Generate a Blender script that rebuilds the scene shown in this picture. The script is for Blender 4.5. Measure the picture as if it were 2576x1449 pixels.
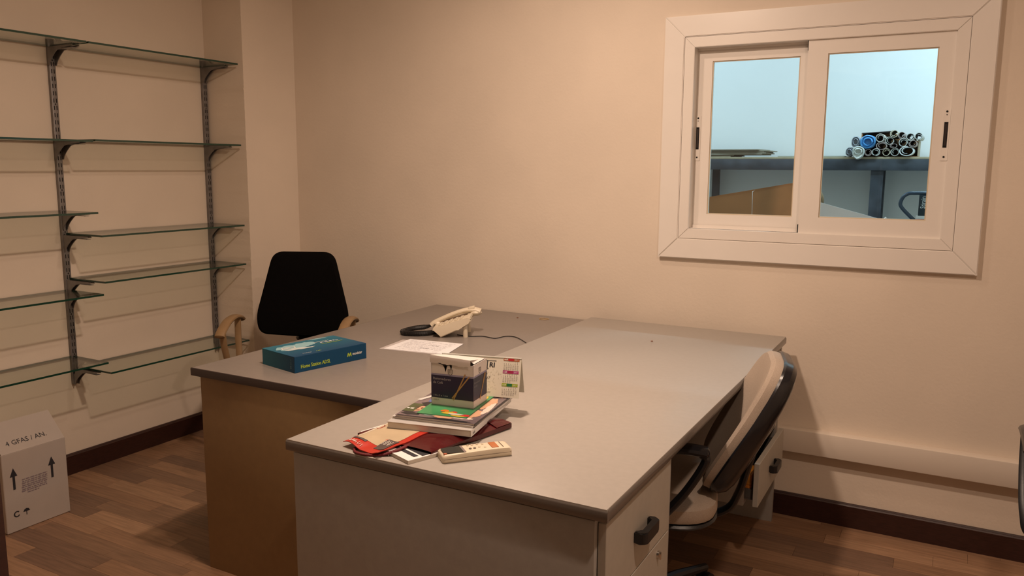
import bpy, bmesh, math, random
from mathutils import Vector, Matrix
random.seed(7)
R = math.radians
for o in list(bpy.data.objects): bpy.data.objects.remove(o)
scene = bpy.context.scene
C = scene.collection

# ------------------------------------------------------------------ camera
F, YAW, PITCH, ROLL = 2027.44, R(28.65), R(8.4854), R(.3465)     # focal length in pixels of a 2576 wide frame
fw = Vector((-math.sin(YAW)*math.cos(PITCH), math.cos(YAW)*math.cos(PITCH), -math.sin(PITCH)))
rt = Vector((math.cos(YAW), math.sin(YAW), 0)); up = rt.cross(fw)
rt = rt*math.cos(ROLL) + up*math.sin(ROLL); up = rt.cross(fw)
CAM = Vector((0, 0, 1.365))
cd = bpy.data.cameras.new('camera'); cam = bpy.data.objects.new('camera', cd); C.objects.link(cam)
cd.sensor_width = 36; cd.sensor_fit = 'HORIZONTAL'; cd.lens = F/2576*36; cd.clip_start = .02
m3 = Matrix((rt, up, -fw)).transposed(); cam.matrix_world = Matrix.Translation(CAM) @ m3.to_4x4()
scene.camera = cam
def W(u, v, ax, val):
    """point of the plane ax = val that shows at pixel (u, v)"""
    d = rt*((u-1288)/F) - up*((v-724.5)/F) + fw
    i = 'xyz'.index(ax); return CAM + d*((val-CAM[i])/d[i])

# ------------------------------------------------------------------ world, exposure
w = bpy.data.worlds.new('world'); scene.world = w; w.use_nodes = True
w.node_tree.nodes['Background'].inputs[0].default_value = (.9, .75, .6, 1)
w.node_tree.nodes['Background'].inputs[1].default_value = .02
scene.view_settings.view_transform = 'Standard'; scene.view_settings.look = 'None'
scene.view_settings.exposure = 0; scene.view_settings.gamma = 1; scene.view_settings.use_curve_mapping = False
LAMP_COL = (1, .745, .572)
STORE_W, STORE_COL = 41.0, (.60, .86, 1)
LAMPS = [(-1.14, 1.68, 31.), (-1.34, 2.40, 6.), (.25, 1.15, 16.5)]            # x, y, power of the round downlights

# ------------------------------------------------------------------ materials
MATS = {}
def mat(name, col, rough=.5, metal=0, spec=.5, var=0, vscale=8, bump=0, bscale=60, coat=0, emit=None, estr=0, stretch=None):
    if name in MATS: return MATS[name]
    m = bpy.data.materials.new(name); m.use_nodes = True; nt = m.node_tree; n = nt.nodes; p = n['Principled BSDF']
    p.inputs['Base Color'].default_value = (*col, 1); p.inputs['Roughness'].default_value = rough
    p.inputs['Metallic'].default_value = metal; p.inputs['Specular IOR Level'].default_value = spec
    p.inputs['Coat Weight'].default_value = coat
    geo = n.new('ShaderNodeTexCoord').outputs['Object']
    if stretch:
        mp = n.new('ShaderNodeMapping'); mp.inputs['Scale'].default_value = stretch; nt.links.new(geo, mp.inputs[0]); geo = mp.outputs[0]
    if var:
        t = n.new('ShaderNodeTexNoise'); t.inputs['Scale'].default_value = vscale; t.inputs['Detail'].default_value = 5; nt.links.new(geo, t.inputs['Vector'])
        r = n.new('ShaderNodeValToRGB'); r.color_ramp.elements[0].position = .3; r.color_ramp.elements[1].position = .7
        r.color_ramp.elements[0].color = (*[c*(1-var) for c in col], 1); r.color_ramp.elements[1].color = (*[min(1, c*(1+var)) for c in col], 1)
        nt.links.new(t.outputs[0], r.inputs[0]); nt.links.new(r.outputs[0], p.inputs['Base Color'])
    if bump:
        t = n.new('ShaderNodeTexNoise'); t.inputs['Scale'].default_value = bscale; t.inputs['Detail'].default_value = 4; nt.links.new(geo, t.inputs['Vector'])
        b = n.new('ShaderNodeBump'); b.inputs['Strength'].default_value = bump; b.inputs['Distance'].default_value = .002
        nt.links.new(t.outputs[0], b.inputs['Height']); nt.links.new(b.outputs[0], p.inputs['Normal'])
    if emit: p.inputs['Emission Color'].default_value = (*emit, 1); p.inputs['Emission Strength'].default_value = estr
    MATS[name] = m; return m
def glass(name, col, gloss=.03):
    m = bpy.data.materials.new(name); m.use_nodes = True; nt = m.node_tree; n = nt.nodes; n.remove(n['Principled BSDF'])
    out = n['Material Output']; tr = n.new('ShaderNodeBsdfTransparent'); tr.inputs[0].default_value = (*col, 1)
    g = n.new('ShaderNodeBsdfGlossy'); g.inputs['Roughness'].default_value = gloss
    f = n.new('ShaderNodeFresnel'); g_ = n.new('ShaderNodeNewGeometry'); ma = n.new('ShaderNodeMath'); ma.operation = 'MULTIPLY_ADD'
    ma.inputs[1].default_value = 1/1.45-1.45; ma.inputs[2].default_value = 1.45; nt.links.new(g_.outputs['Backfacing'], ma.inputs[0]); nt.links.new(ma.outputs[0], f.inputs[0])   # same reflection from both sides of the sheet
    mx = n.new('ShaderNodeMixShader')
    nt.links.new(f.outputs[0], mx.inputs[0]); nt.links.new(tr.outputs[0], mx.inputs[1]); nt.links.new(g.outputs[0], mx.inputs[2]); nt.links.new(mx.outputs[0], out.inputs[0])
    MATS[name] = m; return m
wall_m   = mat('wall_paint', (.76, .66, .55), .75, var=.035, vscale=3, bump=.25, bscale=90)
ceil_m   = mat('ceiling_paint', (.74, .68, .60), .85)
base_m   = mat('baseboard_wood', (.035, .012, .009), .35, var=.3, vscale=30, stretch=(1, 1, 8))
ledge_m  = mat('ledge_paint', (.74, .655, .56), .6)
alu_m    = mat('white_aluminium', (.82, .77, .71), .32, var=.01)
black_gap= mat('black_gap', (.004, .004, .004), .9)
pane_m   = glass('window_glass', (.95, .97, .97))
sglass_m = glass('shelf_glass', (.93, .96, .93))
sedge_m  = mat('glass_edge', (.012, .05, .032), .15, spec=.6)
steel_m  = mat('grey_steel', (.22, .205, .20), .45, metal=.5, var=.15, vscale=30)
slot_m   = mat('slot_dark', (.006, .005, .005), .9)
top1_m   = mat('desk_top_grey', (.245, .213, .19), .33, var=.04, vscale=60, spec=.6)
top2_m   = mat('desk_top_light', (.39, .357, .32), .33, var=.03, vscale=60, spec=.5)
edge1_m  = mat('desk_edge_dark', (.045, .032, .03), .35)
edge2_m  = mat('desk_edge_grey', (.16, .14, .125), .22, spec=.6)
pan1_m   = mat('desk_panel_tan', (.26, .165, .075), .55, var=.05, vscale=40)
pan2_m   = mat('desk_panel_grey', (.36, .34, .315), .5, var=.04, vscale=50)
draw_m   = mat('drawer_front', (.44, .41, .36), .5, var=.03, vscale=50)
blk_m    = mat('black_plastic', (.012, .012, .014), .38, bump=.1, bscale=300)
blkgl_m  = mat('black_gloss_plastic', (.012, .012, .015), .22)
blkfab_m = mat('black_fabric', (.0045, .004, .004), .95, spec=.05, bump=.5, bscale=700)
tan_m    = mat('tan_plastic', (.30, .19, .095), .45, var=.08, vscale=20)
beigefab = mat('beige_fabric', (.42, .345, .28), .95, spec=.1, var=.12, vscale=500, bump=.5, bscale=900)
chrome_m = mat('chrome', (.7, .68, .65), .2, metal=1)
white_m  = mat('white_paper', (.82, .80, .78), .6)
ink_m    = mat('black_ink', (.02, .02, .025), .6)
cream_m  = mat('cream_plastic', (.72, .63, .48), .4)
creamd_m = mat('cream_plastic_key', (.62, .54, .41), .45)
cord_m   = mat('black_cord', (.012, .011, .011), .4)

# ------------------------------------------------------------------ mesh helpers
class B:
    def __init__(s): s.bm = bmesh.new(); s.mi = 0
    def _mat(s, faces):
        for f in faces: f.material_index = s.mi
    def box(s, c, d, rot=None, bev=0, seg=2):
        M = Matrix.Translation(c) @ (rot.to_4x4() if rot is not None else Matrix()) @ Matrix.Diagonal((*d, 1))
        r = bmesh.ops.create_cube(s.bm, size=1, matrix=M)
        fs = list({f for v in r['verts'] for f in v.link_faces}); s._mat(fs)
        if bev:
            es = list({e for v in r['verts'] for e in v.link_edges})
            bmesh.ops.bevel(s.bm, geom=es, offset=bev, segments=seg, profile=.5, affect='EDGES', clamp_overlap=True, material=s.mi)
        return s
    def bx(s, x0, x1, y0, y1, z0, z1, bev=0, seg=2):
        return s.box(((x0+x1)/2, (y0+y1)/2, (z0+z1)/2), (abs(x1-x0), abs(y1-y0), abs(z1-z0)), None, bev, seg)
    def rings(s, rs, closed=False, cap=True):
        vs = [[s.bm.verts.new(p) for p in r] for r in rs]; n = len(vs[0]); k = len(vs); fs = []
        for i in range(k if closed else k-1):
            a, b = vs[i], vs[(i+1) % k]
            for j in range(n): fs.append(s.bm.faces.new((a[j], a[(j+1) % n], b[(j+1) % n], b[j])))
        if cap and not closed: fs += [s.bm.faces.new(vs[0][::-1]), s.bm.faces.new(vs[-1])]
        s._mat(fs); return s
    def tube(s, pts, r, seg=8, closed=False, flat=1.0, side=None):
        """tube along points; r a number or one per point; flat squeezes it across `side`"""
        pts = [Vector(p) for p in pts]; n = len(pts); rs = []; prev = None
        for i, p in enumerate(pts):
            if closed: t = pts[(i+1) % n]-pts[i-1]
            else: t = pts[min(i+1, n-1)]-pts[max(i-1, 0)]
            t.normalize()
            ref = Vector(side) if side is not None else (prev if prev is not None else (Vector((0, 0, 1)) if abs(t.z) < .9 else Vector((1, 0, 0))))
            u = ref-t*ref.dot(t)
            if u.length < 1e-5: u = t.orthogonal()
            u.normalize(); v = t.cross(u); prev = u
            rr = r[i] if isinstance(r, (list, tuple)) else r
            rs.append([p + u*math.cos(2*math.pi*k/seg)*rr*flat + v*math.sin(2*math.pi*k/seg)*rr for k in range(seg)])
        return s.rings(rs, closed)
    def cyl(s, a, b, r, r2=None, seg=16): return s.tube([a, b], [r, r if r2 is None else r2], seg)
    def prism(s, poly, fn, d0, d1):
        """polygon (u, v) swept from depth d0 to d1; fn(u, v, d) gives the point"""
        return s.rings([[fn(u, v, d0) for u, v in poly], [fn(u, v, d1) for u, v in poly]])
    def pad(s, outline, prof, fn):
        """cushion: rings (scale, depth) of an outline around its centre"""
        cx = sum(p[0] for p in outline)/len(outline); cy = sum(p[1] for p in outline)/len(outline)
        return s.rings([[fn(cx+(u-cx)*k, cy+(v-cy)*k, d) for u, v in outline] for k, d in prof])
    def grid(s, nu, nv, fn):
        vs = [[s.bm.verts.new(fn(i/nu, j/nv)) for j in range(nv+1)] for i in range(nu+1)]; fs = []
        for i in range(nu):
            for j in range(nv): fs.append(s.bm.faces.new((vs[i][j], vs[i+1][j], vs[i+1][j+1], vs[i][j+1])))
        s._mat(fs); return s
    def ball(s, c, r, sc=(1, 1, 1), seg=16):
        q = bmesh.ops.create_uvsphere(s.bm, u_segments=seg, v_segments=seg//2, radius=r, matrix=Matrix.Translation(c) @ Matrix.Diagonal((*sc, 1)))
        s._mat({f for v in q['verts'] for f in v.link_faces}); return s
    def add_mesh(s, me, M):
        t = bmesh.new(); t.from_mesh(me); t.transform(M)
        base = {}
        for v in t.verts: base[v.index] = s.bm.verts.new(v.co)
        fs = []
        for f in t.faces:
            try: fs.append(s.bm.faces.new([base[v.index] for v in f.verts]))
            except ValueError: pass
        s._mat(fs); t.free(); return s
    def obj(s, name, mats, parent=None, smooth=True, ang=35, normals=True):
        if normals: bmesh.ops.recalc_face_normals(s.bm, faces=s.bm.faces[:])
        me = bpy.data.meshes.new(name); s.bm.to_mesh(me); s.bm.free()
        if not isinstance(mats, (list, tuple)): mats = [mats]
        for m in mats: me.materials.append(m)
        if smooth:
            for p in me.polygons: p.use_smooth = True
            me.set_sharp_from_angle(angle=R(ang))
        o = bpy.data.objects.new(name, me); C.objects.link(o); o.parent = parent; return o
def tag(o, label, cat, group=None):
    o['label'] = label; o['category'] = cat
    if group: o['group'] = group
    return o
def thing(name, label, cat, loc=(0, 0, 0), rz=0, group=None):
    o = bpy.data.objects.new(name, None); C.objects.link(o); o.location = loc; o.rotation_euler = (0, 0, rz); o.empty_display_size = .05
    return tag(o, label, cat, group)
def struct(o): o['kind'] = 'structure'; return o
def rpoly(cs, seg=6):
    """rounded polygon from (u, v, radius) corners"""
    out = []; n = len(cs)
    for i, (u, v, r) in enumerate(cs):
        p = Vector((u, v)); a = Vector(cs[i-1][:2])-p; b = Vector(cs[(i+1) % n][:2])-p
        r1 = min(r, a.length*.49, b.length*.49)
        if r <= 0: out.append((u, v)); continue
        A = p+a.normalized()*r1; Bq = p+b.normalized()*r1
        for k in range(seg+1):
            t = k/seg; q = A*(1-t)**2 + p*2*t*(1-t) + Bq*t*t; out.append((q.x, q.y))
    return out
def spline(pts, n=8, closed=False):
    P = [Vector(p) for p in pts]; N = len(P); out = []
    for i in range(N if closed else N-1):
        g = (lambda k: P[k % N]) if closed else (lambda k: P[max(0, min(N-1, k))])
        a, b, c, d = g(i-1), g(i), g(i+1), g(i+2)
        for k in range(n):
            t = k/n; out.append(.5*((2*b)+(c-a)*t+(2*a-5*b+4*c-d)*t*t+(3*b-a-3*c+d)*t**3))
    if not closed: out.append(P[-1])
    return out
_font = {}
def glyphs(txt, shear=0):
    k = (txt, shear)
    if k not in _font:
        cu = bpy.data.curves.new('lettering', 'FONT'); cu.body = txt; cu.size = 1; cu.resolution_u = 2; cu.shear = shear; cu.fill_mode = 'FRONT'
        ob = bpy.data.objects.new('lettering_source', cu); C.objects.link(ob)
        dg = bpy.context.evaluated_depsgraph_get(); me = bpy.data.meshes.new_from_object(ob.evaluated_get(dg))
        bpy.data.objects.remove(ob); bpy.data.curves.remove(cu); _font[k] = me
    return _font[k]
def print_on(name, items, m, parent, org, ux, uy, lift=.0005):
    """flat print on the plane org + x*ux + y*uy; items: ('text', x, y, size[, shear]) or ('poly', [(x, y)...])"""
    b = B(); ux, uy = Vector(ux).normalized(), Vector(uy); uy = (uy-ux*uy.dot(ux)).normalized(); nz = ux.cross(uy)
    M = Matrix.Translation(Vector(org)+nz*lift) @ Matrix((ux, uy, nz)).transposed().to_4x4()
    for q_, it in enumerate(items):
        dz_ = (q_ % 40)*.00001
        if it[0] == 'poly':
            vs = [b.bm.verts.new(M @ Vector((x, y, dz_))) for x, y in it[1]]; b.bm.faces.new(vs)
        else:
            t, x, y, sz = it[:4]; sh = it[4] if len(it) > 4 else 0; sx = it[5] if len(it) > 5 else 1
            b.add_mesh(glyphs(t, sh), M @ Matrix.Translation((x, y, dz_)) @ Matrix.Diagonal((sz*sx, sz, sz, 1)))
    return b.obj(name, m, parent, smooth=False, normals=False)
def rect(x0, y0, x1, y1): return ('poly', [(x0, y0), (x1, y0), (x1, y1), (x0, y1)])
def scribble(x0, y0, x1, h, seed, w=.0012):
    """a line of print too small to read"""
    q = random.Random(seed); out = []; x = x0
    while x < x1:
        d = q.uniform(.3, .8)*h; out.append(rect(x, y0, min(x1, x+d), y0+h*q.choice((.6, .7, 1)))); x += d+h*q.choice((.18, .2, .5))
    return out
def bar(x0, y0, x1, y1, w):
    d = Vector((x1-x0, y1-y0)).normalized()*w/2; n = Vector((-d.y, d.x))
    return ('poly', [(x0+n.x, y0+n.y), (x0-n.x, y0-n.y), (x1-n.x, y1-n.y), (x1+n.x, y1+n.y)])

# ------------------------------------------------------------------ room shell
XL, YB, XR, YF, H = -3.378, 3.2185, 1.35, -.32, 2.46
H2, H1 = .734, .7064
YS = 5.27                                                    # far wall of the storeroom
struct(B().bx(XL-.12, XR+.12, YF-.12, YB+.12, -.1, -.004).obj('floor', mat('floor_subfloor', (.03, .02, .015), .8), smooth=False))
floor = bpy.data.objects['floor']
struct(B().bx(XL-.12, XR+.12, YF-.12, YB+.12, H, H+.1).obj('ceiling', ceil_m, smooth=False))
struct(B().bx(XL-.12, XL, YF-.12, YB+.12, -.1, H).obj('wall_left', wall_m, smooth=False))
struct(B().bx(XR, XR+.12, YF-.12, YB, -.1, H).obj('wall_right', wall_m, smooth=False))
HX0, HX1, HZ0, HZ1 = -.975, -.002, 1.092, 1.875               # window hole
b = B()
b.bx(XL, HX0, YB, YB+.12, -.1, H); b.bx(HX1, XR+.12, YB, YB+.12, -.1, H); b.bx(HX0, HX1, YB, YB+.12, -.1, HZ0); b.bx(HX0, HX1, YB, YB+.12, HZ1, H)
struct(b.obj('wall_back', wall_m, smooth=False))
b = B()                                                       # front wall with the doorway the camera looks in from
b.bx(XL, -.52, YF-.12, YF, -.1, H); b.bx(.42, XR, YF-.12, YF, -.1, H); b.bx(-.52, .42, YF-.12, YF, 2.06, H)
struct(b.obj('wall_front', wall_m, smooth=False))
# plastered pillar in the far left corner, its edge uneven
b = B(); n = 260; rr = random.Random(3); rows = []
for i in range(n+1):
    z = H*i/n; j = max(0, rr.gauss(0, .0022))*(1 if z < 1.75 else .3)
    rows.append([(XL-.01, 2.93, z), (-3.120, 2.93, z), (-3.111+j*.3, 2.931-j, z), (-3.11, 2.945, z), (-3.047, YB+.01, z), (XL-.01, YB+.01, z)])
b.rings(rows); struct(b.obj('wall_pillar', wall_m, ang=50))
# baseboards and the boxed ledge
def baseboard(name, pts):
    b = B()
    for (x0, y0, x1, y1) in pts:
        prof = [(0, 0), (.015, 0), (.015, .084), (.011, .0885), (.0085, .0885), (.006, .093), (0, .093)]
        d = Vector((x1-x0, y1-y0, 0)); nrm = Vector((d.y, -d.x, 0)).normalized()
        a = Vector((x0, y0, 0))
        b.rings([[p0+nrm*u+Vector((0, 0, v)) for u, v in prof] for p0 in (a, a+d)])
    return struct(b.obj(name, base_m, smooth=False))
baseboard('baseboard_back', [(-3.05, YB, XR, YB)])
baseboard('baseboard_left', [(XL, YF, XL, 2.93)])
baseboard('baseboard_right', [(XR, YB, XR, YF)])
baseboard('baseboard_pillar', [(XL, 2.93, -3.11, 2.93), (-3.11, 2.93, -3.047, YB)])
b = B(); b.bx(-3.05, XR, YB-.046, YB+.005, .2745, .366, .003); struct(b.obj('trim_1', ledge_m))

# laminate strips, each its own piece where the photo shows them
tones = [(.30, .17, .098), (.245, .142, .085), (.34, .197, .114), (.20, .115, .072), (.275, .155, .087), (.375, .222, .13)]
pm = []
for i, c in enumerate(tones):
    m = bpy.data.materials.new('laminate_tone'); m.use_nodes = True; nt = m.node_tree; n_ = nt.nodes; p = n_['Principled BSDF']
    g = n_.new('ShaderNodeNewGeometry'); mp = n_.new('ShaderNodeMapping'); mp.inputs['Scale'].default_value = (3, 45, 1); mp.inputs['Location'].default_value = (i*7.3, i*3.1, 0)
    t = n_.new('ShaderNodeTexNoise'); t.inputs['Scale'].default_value = 2.2; t.inputs['Detail'].default_value = 6
    r = n_.new('ShaderNodeValToRGB'); r.color_ramp.elements[0].position = .3; r.color_ramp.elements[1].position = .72
    r.color_ramp.elements[0].color = (*[q*.72 for q in c], 1); r.color_ramp.elements[1].color = (*[q*1.15 for q in c], 1)
    nt.links.new(g.outputs['Position'], mp.inputs[0]); nt.links.new(mp.outputs[0], t.inputs['Vector']); nt.links.new(t.outputs[0], r.inputs[0]); nt.links.new(r.outputs[0], p.inputs['Base Color'])
    p.inputs['Roughness'].default_value = .42; pm.append(m)
plank_me = []
for m in pm:
    b = B(); b.bx(-.5, .5, -.5, .5, -.5, .5); o = b.obj('plank', m, smooth=False); plank_me.append(o.data); bpy.data.objects.remove(o)
rest = B(); PW = .08; rr = random.Random(21); y = YF-.02; nind = 0; row = 0
while y < YB:
    y1 = min(y+PW, YB+.01); x = XL-rr.uniform(0, .4)
    while x < XR:
        L = rr.choice([.28, .36, .42, .5, .6]); x1 = x+L; xa, xb = max(x, XL), min(x1, XR); k = rr.randrange(6)
        cx = (xa+xb)/2; vis = (y > 1.35 and cx < -2.0) or (y > 1.6 and -.95 < cx and cx < .75 - max(0, (2.3-y)*.3))
        if xb > xa+.01:
            if vis and nind < 295:
                o = bpy.data.objects.new('plank', plank_me[k]); C.objects.link(o); o.parent = floor
                o.location = (cx, (y+y1)/2, -.002); o.scale = (xb-xa-.0008, y1-y-.0006, .004); nind += 1
            else:
                rest.mi = k; rest.bx(xa+.0004, xb-.0004, y+.0003, y1-.0003, -.004, 0)
        x = x1
    y = y1; row += 1
o = rest.obj('plank_field', pm, floor, smooth=False); o['kind'] = 'stuff'

# door leaf standing open beside the camera
b = B(); b.bx(-.56, -.52, YF-.14, YF+.02, 0, 2.1); b.bx(.42, .46, YF-.14, YF+.02, 0, 2.1); b.bx(-.56, .46, YF-.14, YF+.02, 2.06, 2.1)
struct(b.obj('trim_2', base_m, smooth=False))
hinge = Vector((-.515, YF+.035, 0)); L = .86
# the free edge lies on the sight line that bounds the dark strip
dirv = Vector((-2.687, 1.416, 0)).normalized()
bq = hinge.dot(dirv); cq = hinge.length_squared-L*L; s_ = bq+math.sqrt(bq*bq-cq); end = dirv*s_
ang = math.atan2(end.y-hinge.y, end.x-hinge.x)
door = bpy.data.objects.new('door_1', None); C.objects.link(door); door.location = hinge; door.rotation_euler = (0, 0, ang); struct(door)
B().bx(0, L, 0, .038, .008, 2.04, .002).obj('door_leaf', base_m, door)
b = B(); b.cyl((L-.06, .039, 1.02), (L-.06, .083, 1.02), .009); b.tube([(L-.06, .083, 1.02), (L-.17, .088, 1.02)], .008); b.box((L-.06, .041, 1.0), (.04, .006, .2), None, .002)
b.obj('door_handle', chrome_m, door)

# ------------------------------------------------------------------ window
win = bpy.data.objects.new('window_1', None); C.objects.link(win); win.location = (0, YB, 0); struct(win)
def frame4(name, x0, x1, z0, z1, wd, y0, y1, m, parent, bev=.002):
    """four mitred boards"""
    out = []
    pts = [(x0, z0), (x1, z0), (x1, z1), (x0, z1)]; ins = [(x0+wd, z0+wd), (x1-wd, z0+wd), (x1-wd, z1-wd), (x0+wd, z1-wd)]
    for i in range(4):
        j = (i+1) % 4; poly = [pts[i], pts[j], ins[j], ins[i]]
        c = Vector((sum(p[0] for p in poly)/4, sum(p[1] for p in poly)/4))
        g = .0004; d = Vector((pts[j][0]-pts[i][0], pts[j][1]-pts[i][1])).normalized()*g
        poly = [(poly[0][0]+d.x, poly[0][1]+d.y), (poly[1][0]-d.x, poly[1][1]-d.y), (poly[2][0]-d.x, poly[2][1]-d.y), (poly[3][0]+d.x, poly[3][1]+d.y)]
        b = B(); b.prism(poly, lambda u, v, t: (u, t, v), y0, y1)
        if bev: bmesh.ops.bevel(b.bm, geom=[e for e in b.bm.edges if all(abs(v.co.y-y0) < 1e-6 for v in e.verts)], offset=bev, segments=2, affect='EDGES', clamp_overlap=True)
        out.append(b.obj(name, m, parent))
    return out
frame4('casing_board', -1.061, .086, 1.005, 1.957, .0805, -.022, .003, alu_m, win, .003)
frame4('frame_rail', -.9795, .0045, 1.0865, 1.8755, .040, -.018, .09, alu_m, win, .0015)
# tracks and far side of the frame
b = B(); b.bx(-.94, -.037, .028, .031, 1.1275, 1.140); b.bx(-.94, -.037, .028, .031, 1.827, 1.8395); b.bx(-.94, -.037, .0, .085, 1.1275, 1.1285); b.obj('track', alu_m, win)
b = B(); b.bx(-.5195, -.511, -.004, .03, 1.8, 1.8395); b.bx(-.521, -.5145, -.004, .03, 1.1275, 1.158); b.obj('brush_seal', black_gap, win)
def sash(x0, x1, z0, z1, y0, y1, wl, wr, wt, wb, lock_x, gx0, gx1):
    root = bpy.data.objects.new('sash', None); C.objects.link(root); root.parent = win
    P = [(x0, z0), (x1, z0), (x1, z1), (x0, z1)]; Q = [(x0+wl, z0+wb), (x1-wr, z0+wb), (x1-wr, z1-wt), (x0+wl, z1-wt)]
    b = B()
    for i in range(4):
        j = (i+1) % 4; b.prism([P[i], P[j], Q[j], Q[i]], lambda u, v, t: (u, t, v), y0, y1)
    o = b.obj('sash_frame', alu_m, root); 
    b = B(); cx0, cx1, cz0, cz1 = Q[0][0], Q[1][0], Q[0][1], Q[2][1]; g = .004
    for (a0, a1, c0, c1) in ((cx0, cx1, cz0, cz0+g), (cx0, cx1, cz1-g, cz1), (cx0, cx0+g, cz0+g, cz1-g), (cx1-g, cx1, cz0+g, cz1-g)): b.bx(a0, a1, y0+.004, y0+.010, c0, c1)
    b.obj('glazing_bead', mat('glazing_bead', (.62, .52, .38), .5), root)
    b = B(); b.bx(cx0+.001, cx1-.001, (y0+y1)/2-.002, (y0+y1)/2+.002, cz0+.001, cz1-.001); b.obj('pane', pane_m, root, smooth=False)
    b = B(); pl = rpoly([(lock_x-.0115, 1.398, .004), (lock_x+.0115, 1.398, .004), (lock_x+.0115, 1.575, .004), (lock_x-.0115, 1.575, .004)])
    b.prism(pl, lambda u, v, t: (u, t, v), y0-.0025, y0+.001); b.obj('lock_plate', alu_m, root)
    b = B(); b.bx(lock_x-.006, lock_x+.006, y0-.0035, y0-.0022, 1.443, 1.530)
    for zz in (1.411, 1.555, 1.566): b.cyl((lock_x, y0-.0035, zz), (lock_x, y0-.002, zz), .0035 if zz != 1.555 else .0018, seg=10)
    b.obj('finger_slot', black_gap, root)
    b = B(); b.bx(lock_x-.0035, lock_x+.0035, y0-.0045, y0-.0034, 1.450, 1.524); b.obj('latch', mat('latch_dark', (.02, .012, .01), .4), root)
    return root
sash(-.9445, -.485, 1.126, 1.8415, .034, .066, .064, .064, .056, .058, -.9290, 0, 0)
sash(-.5165, -.0355, 1.1265, 1.8405, -.008, .026, .070, .052, .056, .0605, -.0475, 0, 0)
# wall lining of the hole on the storeroom side
b = B()
for (a0, a1, c0, c1) in ((HX0-.05, HX0+.02, HZ0-.05, HZ1+.05), (HX1-.02, HX1+.05, HZ0-.05, HZ1+.05), (HX0, HX1, HZ0-.05, HZ0+.02), (HX0, HX1, HZ1-.02, HZ1+.05)): b.bx(a0, a1, .118, .13, c0, c1)
b.obj('rear_casing', alu_m, win, smooth=False)

# ------------------------------------------------------------------ ceiling lamps of the office
for k, (lx, ly, pw) in enumerate(LAMPS):
    lab = ['round flush downlight in the ceiling above the magazine pile', 'round flush downlight in the ceiling above the telephone', 'round flush downlight in the ceiling inside the doorway'][k]
    t = thing('ceiling_downlight', lab, 'lamp', (lx, ly, H), 0, 'ceiling downlights')
    b = B(); n = 40
    b.rings([[(math.cos(2*math.pi*i/n)*r, math.sin(2*math.pi*i/n)*r, z) for i in range(n)] for r, z in ((.085, 0), (.085, -.006), (.080, -.010), (.064, -.010), (.060, -.004), (.060, 0))], cap=False); b.obj('trim_ring', mat('lamp_white', (.8, .8, .78), .4), t)
    B().cyl((0, 0, -.0002), (0, 0, -.003), .0598, .0598, 40).obj('diffuser', mat('lamp_glow', (.9, .8, .7), .4, emit=(1, .7, .45), estr=3), t)
    ld = bpy.data.lights.new('lamp_light', 'AREA'); ld.shape = 'DISK'; ld.size = .11; ld.energy = pw; ld.color = LAMP_COL
    lo = bpy.data.objects.new('lamp_light', ld); C.objects.link(lo); lo.parent = t; lo.location = (0, 0, -.012)

# ------------------------------------------------------------------ glass shelving on the left wall
WIDE = [(2.125, .405, 1.885), (2.912, .44, 1.885), (1.335, .405, 1.885)]
stds = []
SH_R = [1.8564, 1.4668, 1.0707, .875, .4823]
SH_L = [1.857, 1.463, 1.1685, .8245, .530]
XF = -3.12
def bracket_mesh(y, z, wd, parent):
    prof = [(0, 0), (.165, 0), (.168, -.005), (.10, -.010)] + [(.010+.042*(1-math.sin(t))**1.6+.012*(1-math.sin(t)), -.016-.052*math.sin(t)) for t in [i*math.pi/2/8 for i in range(9)]] + [(.008, -.074), (0, -.074)]
    b = B()
    for s in (-1, 1): b.prism(prof, lambda u, v, d: (u, d, v+z), y+s*wd/2-.0015, y+s*wd/2+.0015)
    b.bx(.0, .163, y-wd/2, y+wd/2, z-.012, z-.010)
    return b.obj('bracket', steel_m, parent)
for k, (ys, z0, z1) in enumerate(WIDE):
    lab = ['grey slotted wall standard carrying both shelf bays', 'grey slotted wall standard beside the plastered pillar', 'grey slotted wall standard at the end of the shelves near the door'][k]
    t = thing('wall_standard', lab, 'shelf standard', (XL, ys, 0), 0, 'slotted shelf standards'); stds.append(t)
    b = B(); b.bx(0, .016, -.0135, .0135, z0, z1, .0015); b.obj('channel', steel_m, t)
    b = B(); z = z0+.02; i = 0
    while z < z1-.02:
        for s in (-1, 1): b.bx(.0155, .0166, s*.0055-.0016, s*.0055+.0016, z, z+.017)
        if i % 6 == 3: b.cyl((.0155, 0, z+.024), (.0166, 0, z+.024), .003, seg=8)
        z += .030; i += 1
    o = b.obj('slots', slot_m, t, smooth=False); o['kind'] = 'stuff'
    zs = sorted(set((SH_R if k == 1 else SH_L if k == 2 else SH_L+SH_R)))
    if k == 0: zs = [SH_R[0], SH_R[1]]+SH_L[2:]+SH_R[2:]
    for zz in zs: bracket_mesh(0 if k != 1 else -.004, zz-.0045, .016 if k else (.030 if zz in SH_R[:2] else .018), t).location = (.014, 0, 0)
def shelf(y0, y1, z, lab):
    b = B(); b.bx(XL+.012, XF, y0, y1, z-.004, z+.004)
    for f in b.bm.faces: f.material_index = 0 if abs(f.normal.z) > .9 else 1
    return tag(b.obj('glass_shelf', [sglass_m, sedge_m], smooth=False), lab, 'shelf', 'glass wall shelves')
nmR = ['topmost', 'second from the top', 'third from the top', 'fourth from the top', 'lowest']
for i, z in enumerate(SH_R): shelf(2.130, 2.907, z, 'clear green-edged glass shelf, %s in the bay beside the pillar' % nmR[i])
for i, z in enumerate(SH_L): shelf(1.30, 2.121, z, 'clear green-edged glass shelf, %s in the bay above the white carton' % nmR[i])

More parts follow.
